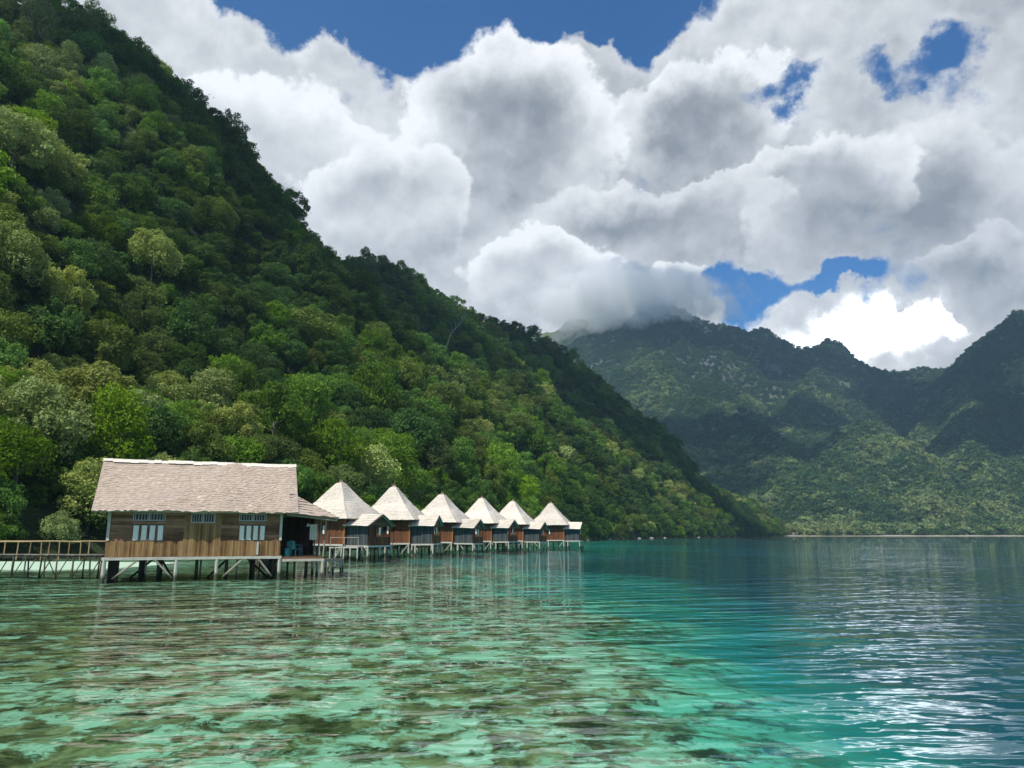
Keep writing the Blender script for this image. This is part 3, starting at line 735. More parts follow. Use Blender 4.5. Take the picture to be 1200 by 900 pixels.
# ------------------------------------------------------------------ thatch
def thatch(b, A, B, C, Dd, rows, seg=.22, th=.05, seed=1, rag=.07, under=.14):
    """A top-left, B top-right, C bottom-right, D bottom-left; ragged overlapping courses plus an underside"""
    rg = random.Random(seed); A, B, C, Dd = map(Vector, (A, B, C, Dd))
    n = (Dd - A).cross(C - Dd).normalized()
    if n.z < 0: n = -n
    sag = lambda u, v: -.0 * u
    for r in range(rows):
        v0 = r / rows; v1 = (r + 1) / rows
        L0, R0 = A.lerp(Dd, v0), B.lerp(C, v0); L1, R1 = A.lerp(Dd, v1), B.lerp(C, v1)
        w_ = max((R1 - L1).length, .1); k = max(2, int(w_ / seg)); dn = (L1 - L0).normalized()
        prev = None; tt = rg.random()
        for i in range(k + 1):
            f = i / k; top = L0.lerp(R0, f); bot = L1.lerp(R1, f)
            j = 0 if i in (0, k) else rg.uniform(-rag, rag)
            lift = th * rg.uniform(.7, 1.35)
            wob = n * (.02 * math.sin(f * w_ * 1.7 + seed) + .03 * math.sin(f * w_ * .6 + v0 * 3 + seed))
            cur = (top + n * .004 + wob, bot + dn * (.05 + j) + n * lift + wob, bot + dn * (.05 + j) + n * (lift - .06) + wob)
            if prev:
                t_ = min(1, max(0, .25 * tt + .75 * rg.random())); b.quad(prev[0], prev[1], cur[1], cur[0], t_); b.quad(prev[1], prev[2], cur[2], cur[1], t_ * .5)
            prev = cur
    u = n * -under; b.quad(A + u, B + u, C + u, Dd + u, .1)
    b.quad(A, Dd, Dd + u, A + u, .3); b.quad(B + u, C + u, C, B, .3); b.quad(Dd, C, C + u, Dd + u, .2)
def boards_h(b, x0, x1, y, z0, z1, w_, th, rg, axis='x', gapx=None):
    z = z0
    while z < z1 - .02:
        zz = min(z + w_, z1); o_ = rg.uniform(0, .012); t_ = rg.random() ** 1.3
        if axis == 'x': b.box(x0, x1, y - th - o_, y, z, zz - .012, t_)
        else: b.box(y, y + th + o_, x0, x1, z, zz - .012, t_)
        z = zz
def boards_v(b, x0, x1, y, z0, z1, w_, th, rg, axis='x'):
    x = x0
    while x < x1 - .01:
        xx = min(x + w_, x1); o_ = rg.uniform(0, .012); t_ = rg.random()
        if axis == 'x': b.box(x, xx - .008, y - th - o_, y, z0, z1, t_)
        else: b.box(y, y + th + o_, x, xx - .008, z0, z1, t_)
        x = xx

# ------------------------------------------------------------------ the long house
ROT = R(21.3); e1 = Vector((math.cos(ROT), math.sin(ROT), 0)); e2 = Vector((-math.sin(ROT), math.cos(ROT), 0))
o_r = at(124, 539, 42.6); base0 = Vector((o_r.x, o_r.y, 0)) - e2 * 2.3 + e1 * .69      # left front wall corner on the water line
lh = empty('stilt_house', base0, ROT)
tag(lh, 'long brown stilt house with grey thatched gable roof and open right-hand porch', 'house')
rg = random.Random(11); WL, WD, ZF, ZW = 8.67, 4.6, 1.24, 3.72
# walls: front of planks with openings
b = MB()
WIN = [(1.13, 2.70), (6.42, 7.86)]; DOOR = (3.66, 5.52)
segs = [(0, 1.13), (2.70, 3.66), (5.52, 6.42), (7.86, WL)]
for (a, c) in segs: boards_h(b, a, c, 0, 2.04, ZW, .17, .05, rg)
for (a, c) in WIN: boards_h(b, a, c, 0, 2.92, 3.08, .16, .05, rg); boards_h(b, a, c, 0, 3.52, ZW, .17, .05, rg)
boards_h(b, 0, WD, -.05, ZF, ZW, .17, .05, rg, 'y')                       # left end wall
boards_h(b, 0, WD, WL, ZF, ZW, .17, .05, rg, 'y')                         # right end wall (porch side)
b.box(0, WL, WD, WD + .05, ZF, ZW, .3)
for s in range(14):                                                     # gables
    z0 = ZW + s * .17; hw = 2.3 - (s + 1) * .165
    if hw <= 0: break
    b.box(-.05, 0, 2.3 - hw, 2.3 + hw, z0, z0 + .16, rg.random()); b.box(WL, WL + .05, 2.3 - hw, 2.3 + hw, z0, z0 + .16, rg.random())
wl = b.build('wall', M['plank'], lh)
b = MB()
for (a, c) in ((0, DOOR[0]), (DOOR[1], WL)): boards_v(b, a, c, -.03, ZF, 2.04, .085, .05, rg)
b.build('bamboo_panel', M['bamboo'], lh)
b = MB(); boards_v(b, DOOR[0] + .06, DOOR[1] - .06, -.02, ZF, 2.93, .11, .05, rg); b.box(DOOR[0], DOOR[0] + .06, -.09, 0, ZF, ZW, .7); b.box(DOOR[1] - .06, DOOR[1], -.09, 0, ZF, ZW, .7)
b.box(DOOR[0] + .06, DOOR[1] - .06, -.10, -.02, 2.93, 3.0, .7); b.box(DOOR[0] + .06, 3.96, -.06, 0, 3.0, ZW, .6); b.box(5.20, DOOR[1] - .06, -.06, 0, 3.0, ZW, .6)
door = b.build('door', M['bamboo'], lh)
b = MB(); b.box(3.96, 5.20, -.07, -.01, 3.46, 3.62, .7); b.box(3.96, 5.20, -.08, -.01, 3.0, 3.06, .7); b.box(3.96, 4.02, -.075, -.01, 3.06, 3.46, .6); b.box(5.14, 5.20, -.075, -.01, 3.06, 3.46, .6); b.box(4.54, 4.60, -.075, -.01, 3.06, 3.46, .6)
for k in range(9): x = 4.10 + k * .125; b.box(x, x + .03, -.05, -.02, 3.06, 3.46, .3)
b.build('transom', M['frame'], door)
b = MB(); b.box(3.96, 5.20, .0, .03, 3.0, 3.66); b.build('opening', M['opening'], door)
for (a, c) in WIN:
    b = MB(); z0, z1 = 3.10, 3.50
    b.box(a, c, -.09, -.01, z0, z0 + .05); b.box(a, c, -.09, -.01, z1 - .05, z1); b.box(a, a + .05, -.088, -.01, z0 + .05, z1 - .05); b.box(c - .05, c, -.088, -.01, z0 + .05, z1 - .05)
    mid_ = (a + c) / 2; b.box(mid_ - .03, mid_ + .03, -.088, -.01, z0 + .05, z1 - .05)
    nb_ = 10
    for k in range(nb_): x = a + .05 + (c - a - .1) * (k + .5) / nb_; b.box(x - .018, x + .018, -.07, -.03, z0 + .05, z1 - .05)
    win = b.build('window', M['frame'], lh)
    b = MB(); b.box(a, c, .0, .03, 2.04, 3.52); b.build('opening', M['opening'], win)
    for k in range(4):
        cw = (c - a) / 4; x = a + cw * (k + .5); b = MB(); b.box(x - cw * .34, x + cw * .34, -.05, -.015, 2.08, 2.86)
        b.build('curtain', M['white_paint'], win)
    b = MB()
    for k in range(5): x = a + (c - a) * k / 4; b.box(max(x - .05, a), min(x + .05, c), -.08, -.012, 2.04, 2.92, .2)
    b.build('mullion', M['plank'], win)
for x in (-.02, WL - .06):
    b = MB(); b.box(x - .02, x + .12, -.12, -.051, 2.06, ZW - .02, .85); b.build('corner_post', M['white_wood'], lh)
b = MB(); b.box(7.42, 7.52, -.17, -.10, ZF + .05, 2.0, .9); b.build('short_post', M['white_wood'], lh)
b = MB(); b.box(-.15, WL + .1, -.16, -.03, ZF - .17, ZF - .02, .85); b.build('floor_beam', M['white_wood'], lh)
b = MB(); b.box(-.05, WL + .04, -.03, WD, ZF - .10, ZF - .005, .3); b.build('floor', M['dark_wood'], lh)
b = MB(); b.box(.08, WL, -.02, .02, 3.70, 3.80, .4); b.box(-.6, WL + .8, -.50, -.42, 3.52, 3.60, .7); b.build('eave_beam', M['white_wood'], lh)
# stilts and braces
for (x, y, r, mt) in [(-.04, -.08, .10, 'white_wood'), (3.38, -.08, .09, 'white_wood'), (5.42, -.08, .085, 'white_wood'), (WL + .02, -.08, .09, 'white_wood')] + \
    [(x, y, .075, 'pole') for x in (.2, 1.6, 2.5, 4.4, 6.0, 7.4, 8.5) for y in (1.5, 3.0, 4.4)] + [(1.9, 1.0, .05, 'pole_pale'), (6.5, .5, .05, 'pole_pale'), (4.6, .6, .05, 'pole')]:
    b = MB(); b.tube((x, y, -1.5), (x + rg.uniform(-.04, .04), y, ZF - .1), r * 1.1, r, 8, .8 if 'white' in mt else rg.random()); b.build('stilt', M[mt], lh)
b = MB(); b.box(.14, .60, .2, .95, -1.2, ZF - .1, .2); tag(b.build('pillar', M['dark_wood'], lh), 'thick dark pillar under the left corner')
for (x0, x1) in ((.42, 1.55), (3.25, 2.35), (5.75, 6.75), (8.3, 7.55)):
    b = MB(); b.tube((x0, -.10, .12), (x1, -.10, ZF - .16), .055, .055, 7, .6); b.build('brace', M['pole_pale'], lh)
for (x0, x1, y) in ((3.3, 2.6, .9), (8.2, 7.0, 1.6), (5.0, 6.1, 2.0), (1.0, 2.2, 3.1)):
    b = MB(); b.tube((x0, y, .0), (x1, y, ZF - .12), .06, .06, 7, .2); b.build('brace', M['dark_wood'], lh)
# roof
ZR, ZE, OV = 6.45, 3.62, 2.95
xl, xr = -.78, 9.52; yc = 2.3
b = MB()
thatch(b, (xl, yc, ZR), (xr, yc, ZR), (xr, yc - OV, ZE), (xl, yc - OV, ZE), 24, .13, .022, seed=3, rag=.07)
thatch(b, (xr, yc, ZR), (xl, yc, ZR), (xl, yc + OV, ZE), (xr, yc + OV, ZE), 12, .4, seed=4)
roof = b.build('roof', M['thatch'], lh)
b = MB(); rr_ = random.Random(2); x = xl - .02
while x < xr:
    x2 = min(x + rr_.uniform(.3, .5), xr + .02); zt = ZR + .06 + rr_.uniform(-.015, .03); dd = rr_.uniform(.16, .24)
    b.quad((x, yc, zt), (x2, yc, zt), (x2, yc - dd, zt - dd * .93), (x, yc - dd, zt - dd * .93), rr_.random() * .5 + .5)
    b.quad((x2, yc, zt), (x, yc, zt), (x, yc + dd, zt - dd * .93), (x2, yc + dd, zt - dd * .93), .7); x = x2
b.build('ridge_cap', M['thatch_pale'], roof)
b = MB()
for k, x in enumerate(np.linspace(xl + .1, xr - .1, 12)): b.tube((x, yc - .1, ZR - .25), (x, yc - OV + .05, ZE - .19), .035, .035, 5, .4); b.tube((x, yc + .1, ZR - .25), (x, yc + OV - .05, ZE - .19), .035, .035, 5, .4)
b.build('rafters', M['pole'], roof)
# porch
PX0, PX1 = WL + .06, 11.05
b = MB(); ca, cb = yc - 2.0, yc + 2.0
top_l, top_r = (9.1, yc - 1.75, 4.78), (9.1, yc + 1.75, 4.78); bl, br = (11.75, yc - 2.85, 3.30), (11.75, yc + 2.85, 3.30)
thatch(b, top_r, top_l, bl, br, 11, seed=8)
thatch(b, (9.05, yc - 1.75, 4.78), (9.1, yc - 1.75, 4.78), bl, (9.05, yc - OV + .02, 3.60), 8, seed=9, under=.08)
thatch(b, (9.1, yc + 1.75, 4.78), (9.05, yc + 1.75, 4.78), (9.05, yc + OV, 3.6), br, 8, seed=10, under=.08)
b.build('porch_roof', M['thatch'], lh)
b = MB(); b.tube((8.9, -.42, 3.48), (11.7, -.50, 3.15), .04, .04, 6, .8); b.build('porch_beam', M['pole_pale'], lh)
b = MB(); b.box(PX0, PX1, -.05, WD, ZF - .26, ZF - .08, .2); b.build('porch_floor', M['plank'], lh)
b = MB(); b.box(PX0 + .08, PX1 + .08, -.16, -.055, ZF - .33, ZF - .20, .8); b.build('porch_floor_beam', M['white_wood'], lh)
for (x, y) in ((PX1 - .02, -.10), (PX1, 2.3), (PX1, 4.4)):
    b = MB(); b.tube((x, y, -1.4), (x, y, ZF - .26), .085, .08, 8, .85); b.build('stilt', M['white_wood'], lh)
    b = MB(); b.tube((x + .02, y + .05, ZF - .08), (x + .12, y + .05, 3.35), .05, .045, 7, .5); b.build('porch_post', M['pole_pale'], lh)
for (x, y) in ((9.6, .9), (10.3, 1.6), (9.4, 2.8), (10.6, 3.6)):
    b = MB(); b.tube((x, y, -1.4), (x, y, ZF - .26), .06, .06, 7, .3); b.build('stilt', M['pole'], lh)
b = MB(); boards_v(b, PX0 + .02, PX1, WD, ZF - .08, 3.45, .16, .05, rg); b.build('back_screen', M['dark_wood'], lh)
b = MB(); b.box(PX0 - .005, PX0 + .03, 1.4, 2.2, ZF, 3.1, .4); b.build('inner_door', M['white_wood'], lh)
# things on the porch
def place(x, y, z): p = base0 + e1 * x + e2 * y; return (p.x, p.y, z)
def plastic_chair(mat, loc, rz, lab):
    r_ = empty('plastic_chair', loc, rz)
    b = MB(); b.box(-.24, .24, -.24, .24, .40, .44); b.box(-.24, .24, -.24, -.20, .34, .40); b.build('seat', mat, r_)
    b = MB()
    for k in range(6): a = -.24 + k * .08; b.quad((a, .24 + .02 * abs(k - 2.5), .44), (a + .08, .24 + .02 * abs(k - 1.5), .44), (a + .08, .32 + .02 * abs(k - 1.5), .90 - .02 * abs(k - 1.5)), (a, .32 + .02 * abs(k - 2.5), .90 - .02 * abs(k - 2.5)))
    b.box(-.26, .26, .235, .26, .42, .62); b.build('backrest', mat, r_)
    for (sx_, sy_) in ((-1, -1), (1, -1), (1, 1), (-1, 1)):
        b = MB(); b.tube((sx_ * .25, sy_ * .25, 0), (sx_ * .22, sy_ * .21, .41), .03, .028, 6); b.build('leg', mat, r_)
    for sx_ in (-1, 1):
        b = MB(); b.box(sx_ * .27 - .025, sx_ * .27 + .025, -.22, .26, .62, .65); b.box(sx_ * .27 - .02, sx_ * .27 + .02, -.22, -.18, .44, .62); b.build('armrest', mat, r_)
    return tag(r_, lab, 'chair', 'chairs on the open porch')
plastic_chair(M['teal'], place(9.45, .35, ZF - .08), ROT + 2.6, 'teal plastic chair at the front of the long house porch')
plastic_chair(M['blue'], place(9.75, 1.35, ZF - .08), ROT + 1.2, 'blue-grey plastic chair behind the teal one on the porch')
b = MB(); b.tube((0, 0, 0), (0, 0, .42), .20, .24, 14); b.tube((0, 0, .42), (0, 0, .46), .25, .25, 14); o = b.build('plastic_tub', M['teal']); o.location = place(9.15, .28, ZF - .08); tag(o, 'round teal plastic tub on the porch by the house corner', 'tub')
hl = empty('hanging_lamp', place(10.25, .9, 3.0)); b = MB(); b.tube((0, 0, 0), (0, 0, .45), .008, .008, 5); b.build('cord', M['opening'], hl)
b = MB(); b.tube((0, 0, -.16), (0, 0, -.02), .11, .05, 12); b.tube((0, 0, -.02), (0, 0, .02), .05, .02, 10); b.build('lamp_shade', M['lamp'], hl); tag(hl, 'small white lamp hanging under the porch roof', 'lamp')
b = MB()
for k in range(6): a = k * .07; b.quad((a, .02 * (k % 2), 0), (a + .07, .02 * ((k + 1) % 2), 0), (a + .07, .03 * ((k + 1) % 2), -.85 - .02 * (k % 3)), (a, .03 * (k % 2), -.85 - .02 * ((k + 2) % 3)))
b.box(-.05, .47, -.02, .03, 0, .02); o = b.build('towel', M['white_paint']); o.location = place(10.45, 1.6, 2.95); o.rotation_euler = (0, 0, ROT); tag(o, 'white towel hung on a line at the back of the porch', 'towel')

# ------------------------------------------------------------------ plank pier on the left
def pier(name, a, b_, zdeck, width, rail, seed, dens=.9, rail_h=.72):
    """a, b_: ends (x,y) of the centre line; local frame along x"""
    A = Vector((a[0], a[1], 0)); B = Vector((b_[0], b_[1], 0)); L = (B - A).length; rz = math.atan2(B.y - A.y, B.x - A.x)
    r_ = empty(name, A, rz); rg = random.Random(seed)
    b = MB(); x = 0
    while x < L:
        w_ = rg.uniform(.12, .18); b.box(x, min(x + w_ - .015, L), -width / 2 - rg.uniform(0, .06), width / 2 + rg.uniform(0, .06), zdeck - .035 + rg.uniform(0, .012), zdeck + rg.uniform(0, .012), rg.random()); x += w_
    b.build('deck', M['deck'], r_)
    for s in (-1, 1):
        b = MB(); y = s * (width / 2 - .1)
        b.box(0, L, y - .04, y + .04, zdeck - .19, zdeck - .04, .3); b.build('joist', M['pole'], r_)
    n = int(L / dens)
    for k in range(n + 1):
        for s in (-1, 1):
            x = min(max(k * L / n + rg.uniform(-.15, .15), .05), L - .05); y = s * (width / 2 - .08); up = zdeck - .05
            b = MB(); b.tube((x + rg.uniform(-.18, .18), y + rg.uniform(-.1, .1), -1.5), (x, y, up), rg.uniform(.04, .065), .04, 6, rg.random()); b.build('stilt', M['pole'], r_)
            if rg.random() < .5 and k < n:
                b = MB(); b.tube((x, y, .0), (x + rg.choice((-1, 1)) * dens * .7, y, zdeck - .2), .03, .03, 5, rg.random()); b.build('brace', M['pole'], r_)
    for s in rail:
        y = s * (width / 2 - .03); k = 0; x = .2; pts_ = []
        while x < L:
            b = MB(); b.tube((x, y, zdeck - .3), (x + rg.uniform(-.06, .06), y, zdeck + rail_h), .033, .03, 6, rg.random()); b.build('rail_post', M['rail'], r_)
            pts_.append((x, y, zdeck + rail_h + rg.uniform(-.02, .02))); x += rg.uniform(1.1, 1.7)
        if len(pts_) > 1:
            b = MB(); b.path([(0, y, zdeck + rail_h)] + pts_, [.035] * (len(pts_) + 1), 6, .7); b.build('handrail', M['rail'], r_)
    return r_
pe = base0 + e2 * 3.6 + e1 * -.12
p = pier('pier', (-48, 47.5), (pe.x, pe.y), 1.28, 1.3, (-1, 1), 5); tag(p, 'rough plank pier with pole railings running left from the long house', 'pier')

# ------------------------------------------------------------------ the six round-topped huts
HUTS = [(398, 81.5, -24), (462, 90, -8), (517, 104, -17), (565.5, 116.5, -21), (600.5, 124, -19), (646, 136.5, -13)]
def make_hut():
    h = empty('thatched_hut'); rg = random.Random(7); S = 2.65; zf = 1.45; zw = 4.15
    b = MB()
    boards_v(b, -S, S, -S, zf, zw, .14, .05, rg); boards_v(b, -S, S, S + .05, zf, zw, .14, .05, rg)
    boards_v(b, -S, S, S, zf, zw, .14, .05, rg, 'y'); boards_v(b, -S, S, -S - .05, zf, zw, .14, .05, rg, 'y')
    b.build('wall', M['redwood'], h)
    for (x, y) in ((S, -S - .06), (-S, -S - .06), (S + .06, S), (-S - .02, S)):
        b = MB(); b.box(x - .07, x + .07, y - .07, y + .07, zf, zw, .8); b.build('corner_post', M['orange'], h)
    # front window
    b = MB(); b.box(-.55, .55, -S - .10, -S - .055, 2.35, 2.42); b.box(-.55, .55, -S - .10, -S - .055, 3.28, 3.35); b.box(-.55, -.48, -S - .098, -S - .055, 2.42, 3.28); b.box(.48, .55, -S - .098, -S - .055, 2.42, 3.28); b.box(-.03, .03, -S - .098, -S - .055, 2.42, 3.28)
    wn = b.build('window', M['redwood'], h)
    b = MB(); b.box(-.48, .48, -S - .075, -S - .06, 2.42, 3.28); b.build('pane', M['opening'], wn)
    b = MB(); b.box(.08, .26, -S - .09, -S - .076, 2.44, 3.26); b.build('curtain', M['white_paint'], wn)
    # main roof: four-sided, slightly concave, blunt top
    b = MB(); E = 3.45; ze, zm, zt = 3.98, 5.75, 7.62; m_ = 1.72; tp = .36
    cor = lambda q, z: [(-q, -q, z), (q, -q, z), (q, q, z), (-q, q, z)]
    c0, c1, c2 = cor(tp, zt), cor(m_, zm), cor(E, ze)
    for k in range(4):
        j = (k + 1) % 4
        thatch(b, c0[k], c0[j], c1[j], c1[k], 12, .16, .025, 20 + k, .07, .1); thatch(b, c1[k], c1[j], c2[j], c2[k], 12, .18, .025, 30 + k, .07, .12)
    rf = b.build('roof', M['thatch_pale'], h)
    b = MB()
    for k in range(4):
        j = (k + 1) % 4; q0, q1 = c0[k], c0[j]; b.quad((0, 0, zt + .22), (0, 0, zt + .22), q1[:2] + (zt + .04,), q0[:2] + (zt + .04,))
    for k in range(9): an = k * .7; b.tube((math.cos(an) * .2, math.sin(an) * .2, zt), (math.cos(an) * .1, math.sin(an) * .1, zt + .18 + .16 * (k % 3)), .05, .01, 5, rg.random())
    b.build('top_knot', M['thatch'], rf)
    # deck
    b = MB(); b.box(-S - .1, S + .1, -S - .35, S + .1, zf - .14, zf - .01, .5); b.build('floor', M['deck'], h)
    b = MB(); b.box(-S - .15, S + .15, -S - .46, -S - .36, zf - .17, zf, .9); b.build('floor_beam', M['white_wood'], h)
    # bay towards the water (+x): gabled
    bx0, bx1, by0, by1 = S + .12, S + 2.5, -2.35, 1.55; zb = zf - .12; ym = (by0 + by1) / 2
    b = MB(); b.box(bx0, bx1 + .1, by0 - .1, by1 + .1, zb - .12, zb, .5); b.build('bay_floor', M['deck'], h)
    b = MB(); b.box(bx0, bx1 + .15, by0 - .2, by0 - .1, zb - .16, zb, .9); b.box(bx1 + .1, bx1 + .2, by0 - .1, by1 + .1, zb - .16, zb - .003, .9); b.build('bay_beam', M['white_wood'], h)
    b = MB(); boards_v(b, bx0, bx1, by0, zb, 3.35, .16, .05, rg); b.build('bay_screen', M['grey'], h)
    b = MB(); boards_v(b, by0, by1, bx1, zb, zb + .85, .13, .05, rg, 'y'); boards_v(b, by0 + .05, by0 + .9, bx1, zb + .85, 3.3, .14, .05, rg, 'y')
    for s in range(7): hw = (by1 - by0) / 2 * (1 - (s + .5) / 7); b.box(bx1, bx1 + .05, ym - hw, ym + hw, 3.32 + s * .16, 3.32 + s * .16 + .15, rg.random())
    b.build('bay_wall', M['redwood'], h)
    b = MB(); b.box(bx1 + .05, bx1 + .08, ym - .2, ym + .12, 2.35, 3.1); b.build('bay_curtain', M['white_paint'], h)
    b = MB(); b.box(bx1 - .02, bx1 + .08, by1 - .1, by1, zb, 3.35, .8); b.box(bx1 - .02, bx1 + .08, ym + .3, ym + .4, zb, 3.35, .8); b.build('bay_post', M['orange'], h)
    b = MB(); thatch(b, (bx0 - .4, ym, 4.42), (bx1 + .35, ym, 4.42), (bx1 + .35, by0 - .55, 3.28), (bx0 - .2, by0 - .55, 3.28), 7, .3, .05, 50, .05, .07)
    thatch(b, (bx1 + .35, ym, 4.42), (bx0 - .4, ym, 4.42), (bx0 - .2, by1 + .45, 3.28), (bx1 + .35, by1 + .45, 3.28), 7, .3, .05, 51, .05, .07)
    b.build('bay_roof', M['thatch_pale'], h)
    b = MB(); b.tube((bx1 + .37, ym, 4.35), (bx1 + .37, by0 - .55, 3.2), .05, .05, 6, .5); b.tube((bx1 + .37, ym, 4.35), (bx1 + .37, by1 + .45, 3.2), .05, .05, 6, .5); b.build('bargeboard', M['pole'], h)
    # stilts
    for (x, y) in [(-S, -S - .38), (0, -S - .38), (S, -S - .38), (bx1 + .12, by0 - .12), (bx1 + .12, by1), (bx0 + .5, by0 - .14), (bx1 + .12, ym)]:
        b = MB(); b.tube((x, y, -3.5), (x, y, zf - .16), .10, .085, 7, .85); b.build('stilt', M['white_wood'], h)
    for (x, y) in [(-S, 0), (S, 0), (-S, S), (S, S), (-1.2, -1), (1.2, .4), (0, 1.8)]:
        b = MB(); b.tube((x, y, -3.5), (x, y, zf - .14), .09, .08, 6, .3); b.build('stilt', M['pole'], h)
    for (x0, x1) in ((-S + .1, -S + 1.2), (S - .1, S - 1.3)):
        b = MB(); b.tube((x0 + (0.9 if x0 < 0 else -.9) * 1.0, -S - .42, .1), (x0 + (-.05 if x0 < 0 else .05), -S - .42, zf - .2), .05, .05, 6, .8); b.build('brace', M['white_wood'], h)
    return h
def copy_tree(o, parent=None):
    c = o.copy(); COL.objects.link(c); c.parent = parent
    for ch in list(o.children): copy_tree(ch, c)
    return c
proto = make_hut()
HL = ['nearest pyramid-roofed stilt hut, just beyond the long house porch', 'second stilt hut from the long house, with the most squarely turned pale roof', 'third stilt hut from the long house under a pale thatch pyramid',
      'fourth stilt hut from the long house, roof overlapping the fifth one', 'fifth stilt hut, its pale roof half hidden behind the fourth', 'farthest stilt hut at the right end of the row']
hutpos = []
for i, (px, Y, a) in enumerate(HUTS):
    p = at(px, 600, Y); o = proto if i == 0 else copy_tree(proto)
    o.location = (p.x, Y, 0); o.rotation_euler = (R([0, .6, -.5, .4, -.7, .3][i]), R([.4, -.5, .8, -.6, .5, -.3][i]), R(a)); hutpos.append((p.x, Y)); o.name = 'thatched_hut'
    s_ = [1.02, 1.0, 1.03, .97, .99, 1.0][i]; o.scale = (s_, s_, [1.0, 1.01, .99, 1.0, .98, 1.0][i])
    tag(o, HL[i], 'hut', 'pyramid-roofed huts in the row over the water')
# boardwalk on the land side of the huts
wp = [(base0 + e1 * 8.5 + e2 * 5.2), Vector((-21.5, 66, 0)), Vector((-23.2, 80, 0)), Vector((-19.5, 92, 0)), Vector((-14.5, 105, 0)), Vector((-9.8, 118, 0)), Vector((-5.2, 127, 0)), Vector((2.0, 140, 0))]
WLAB = ['boardwalk leading from the long house porch to the nearest hut', 'boardwalk beside the nearest hut', 'boardwalk between the nearest and second huts', 'boardwalk between the second and third huts',
        'boardwalk between the third and fourth huts', 'boardwalk between the fourth and fifth huts', 'boardwalk between the fifth and farthest huts']
for k in range(len(wp) - 1):
    q = pier('boardwalk', (wp[k].x, wp[k].y), (wp[k + 1].x, wp[k + 1].y), 1.38 - .01 * (k % 2), 1.2, (1,) if k % 2 else (-1,), 40 + k, 1.6)
    tag(q, WLAB[k], 'walkway', 'boardwalk sections behind the huts')
# low landing stages in front
def stage(x, y, w_, d_, z, rz, lab):
    r_ = empty('landing_stage', (x, y, 0), rz); rg = random.Random(int(x * 7)); b = MB(); q = 0
    while q < w_: b.box(q, min(q + .14, w_), 0, d_, z - .04, z + rg.uniform(0, .01), rg.random()); q += .16
    b.build('deck', M['deck'], r_)
    b = MB(); b.box(0, w_, -.08, -.005, z - .12, z, .9); b.build('floor_beam', M['white_wood'], r_)
    for (a, c) in ((.08, 0), (w_ - .08, 0), (.08, d_), (w_ - .08, d_), (w_ / 2, 0)):
        b = MB(); b.tube((a, c - .03, -2.5), (a, c - .03, z - .04), .07, .06, 7, .8); b.build('stilt', M['white_wood'], r_)
    b = MB(); b.tube((.3, -.1, .0), (1.1, -.1, z - .12), .045, .045, 6, .7); b.build('brace', M['white_wood'], r_)
    for (a, c) in ((.05, .02), (w_ / 2, .02), (w_ - .05, .02)):
        b = MB(); b.tube((a, c + .1, z), (a, c + .1, z + .8), .035, .03, 6, .6); b.build('rail_post', M['pole_pale'], r_)
    b = MB(); b.tube((0, .12, z + .8), (w_, .12, z + .8), .03, .03, 6, .7); b.build('handrail', M['pole_pale'], r_)
    return tag(r_, lab, 'landing stage', 'small landing stages at the huts')
p = at(381, 640, 50); stage(p.x, 50, 1.1, 1.8, .82, R(8), 'low landing stage with rail at the right corner of the porch')
p = at(436, 640, 82); stage(p.x, 81, 2.4, 2.4, 1.25, R(-10), 'landing stage between the nearest hut and the second hut')
p = at(386, 640, 70); stage(p.x, 70, 2.6, 2.4, 1.3, R(0), 'landing stage in front of the nearest hut')

# ------------------------------------------------------------------ far shore: houses, rocks
def cottage(x, y, s, mat, lab, rz):
    r_ = empty('beach_house', (x, y, 1.6), rz); b = MB(); b.box(-4 * s, 4 * s, -3 * s, 3 * s, 0, 2.6 * s); b.build('wall', M['white_wood'], r_)
    b = MB(); b.quad((-4.6 * s, -3.8 * s, 2.5 * s), (4.6 * s, -3.8 * s, 2.5 * s), (4.6 * s, 0, 4.6 * s), (-4.6 * s, 0, 4.6 * s)); b.quad((4.6 * s, 3.8 * s, 2.5 * s), (-4.6 * s, 3.8 * s, 2.5 * s), (-4.6 * s, 0, 4.6 * s), (4.6 * s, 0, 4.6 * s))
    b.v += [(-4 * s, -3 * s, 2.6 * s), (-4 * s, 3 * s, 2.6 * s), (-4 * s, 0, 4.45 * s), (4 * s, -3 * s, 2.6 * s), (4 * s, 3 * s, 2.6 * s), (4 * s, 0, 4.45 * s)]; n_ = len(b.v); b.f += [(n_ - 6, n_ - 5, n_ - 4), (n_ - 3, n_ - 2, n_ - 1)]; b.t += [.5, .5]
    b.build('roof', mat, r_)
    b = MB(); b.box(-.6 * s, .6 * s, -3.06 * s, -3.005 * s, 0, 2.1 * s); b.build('door', M['dark_wood'], r_)
    return tag(r_, lab, 'house', 'small houses on the far beach')
M['red_roof'] = plain_mat('rusty_roof', (.30, .17, .13), .8)
for (px, s, lab, rz) in ((931, .7, 'leftmost small rusty-roofed house behind the far beach', .1), (948, .9, 'middle and largest rusty-roofed house behind the far beach', -.2), (968, .6, 'rightmost small rusty-roofed house behind the far beach', .3)):
    p = at(px, 620, 996); cottage(p.x, 996, s, M['red_roof'], lab, rz)
def rock(x, y, r, seed, lab):
    rg = np.random.default_rng(seed); import bmesh
    bm_ = bmesh.new(); bmesh.ops.create_icosphere(bm_, subdivisions=3, radius=1)
    o_ = rg.uniform(-50, 50, 3)
    for v in bm_.verts:
        n_ = mnoise.fractal(v.co * 1.4 + Vector(o_), 1, 2, 4); v.co = v.co * (1 + .35 * n_); v.co.z *= .6
    me = bpy.data.meshes.new('rock'); bm_.to_mesh(me); bm_.free(); me.materials.append(M['rock'])
    o = link('rock', me); o.location = (x, y, r * .15); o.scale = (r * 1.2, r, r); o.rotation_euler = (0, 0, rg.uniform(0, 6)); return tag(o, lab, 'rock', 'rocks along the water edge of the near hill')
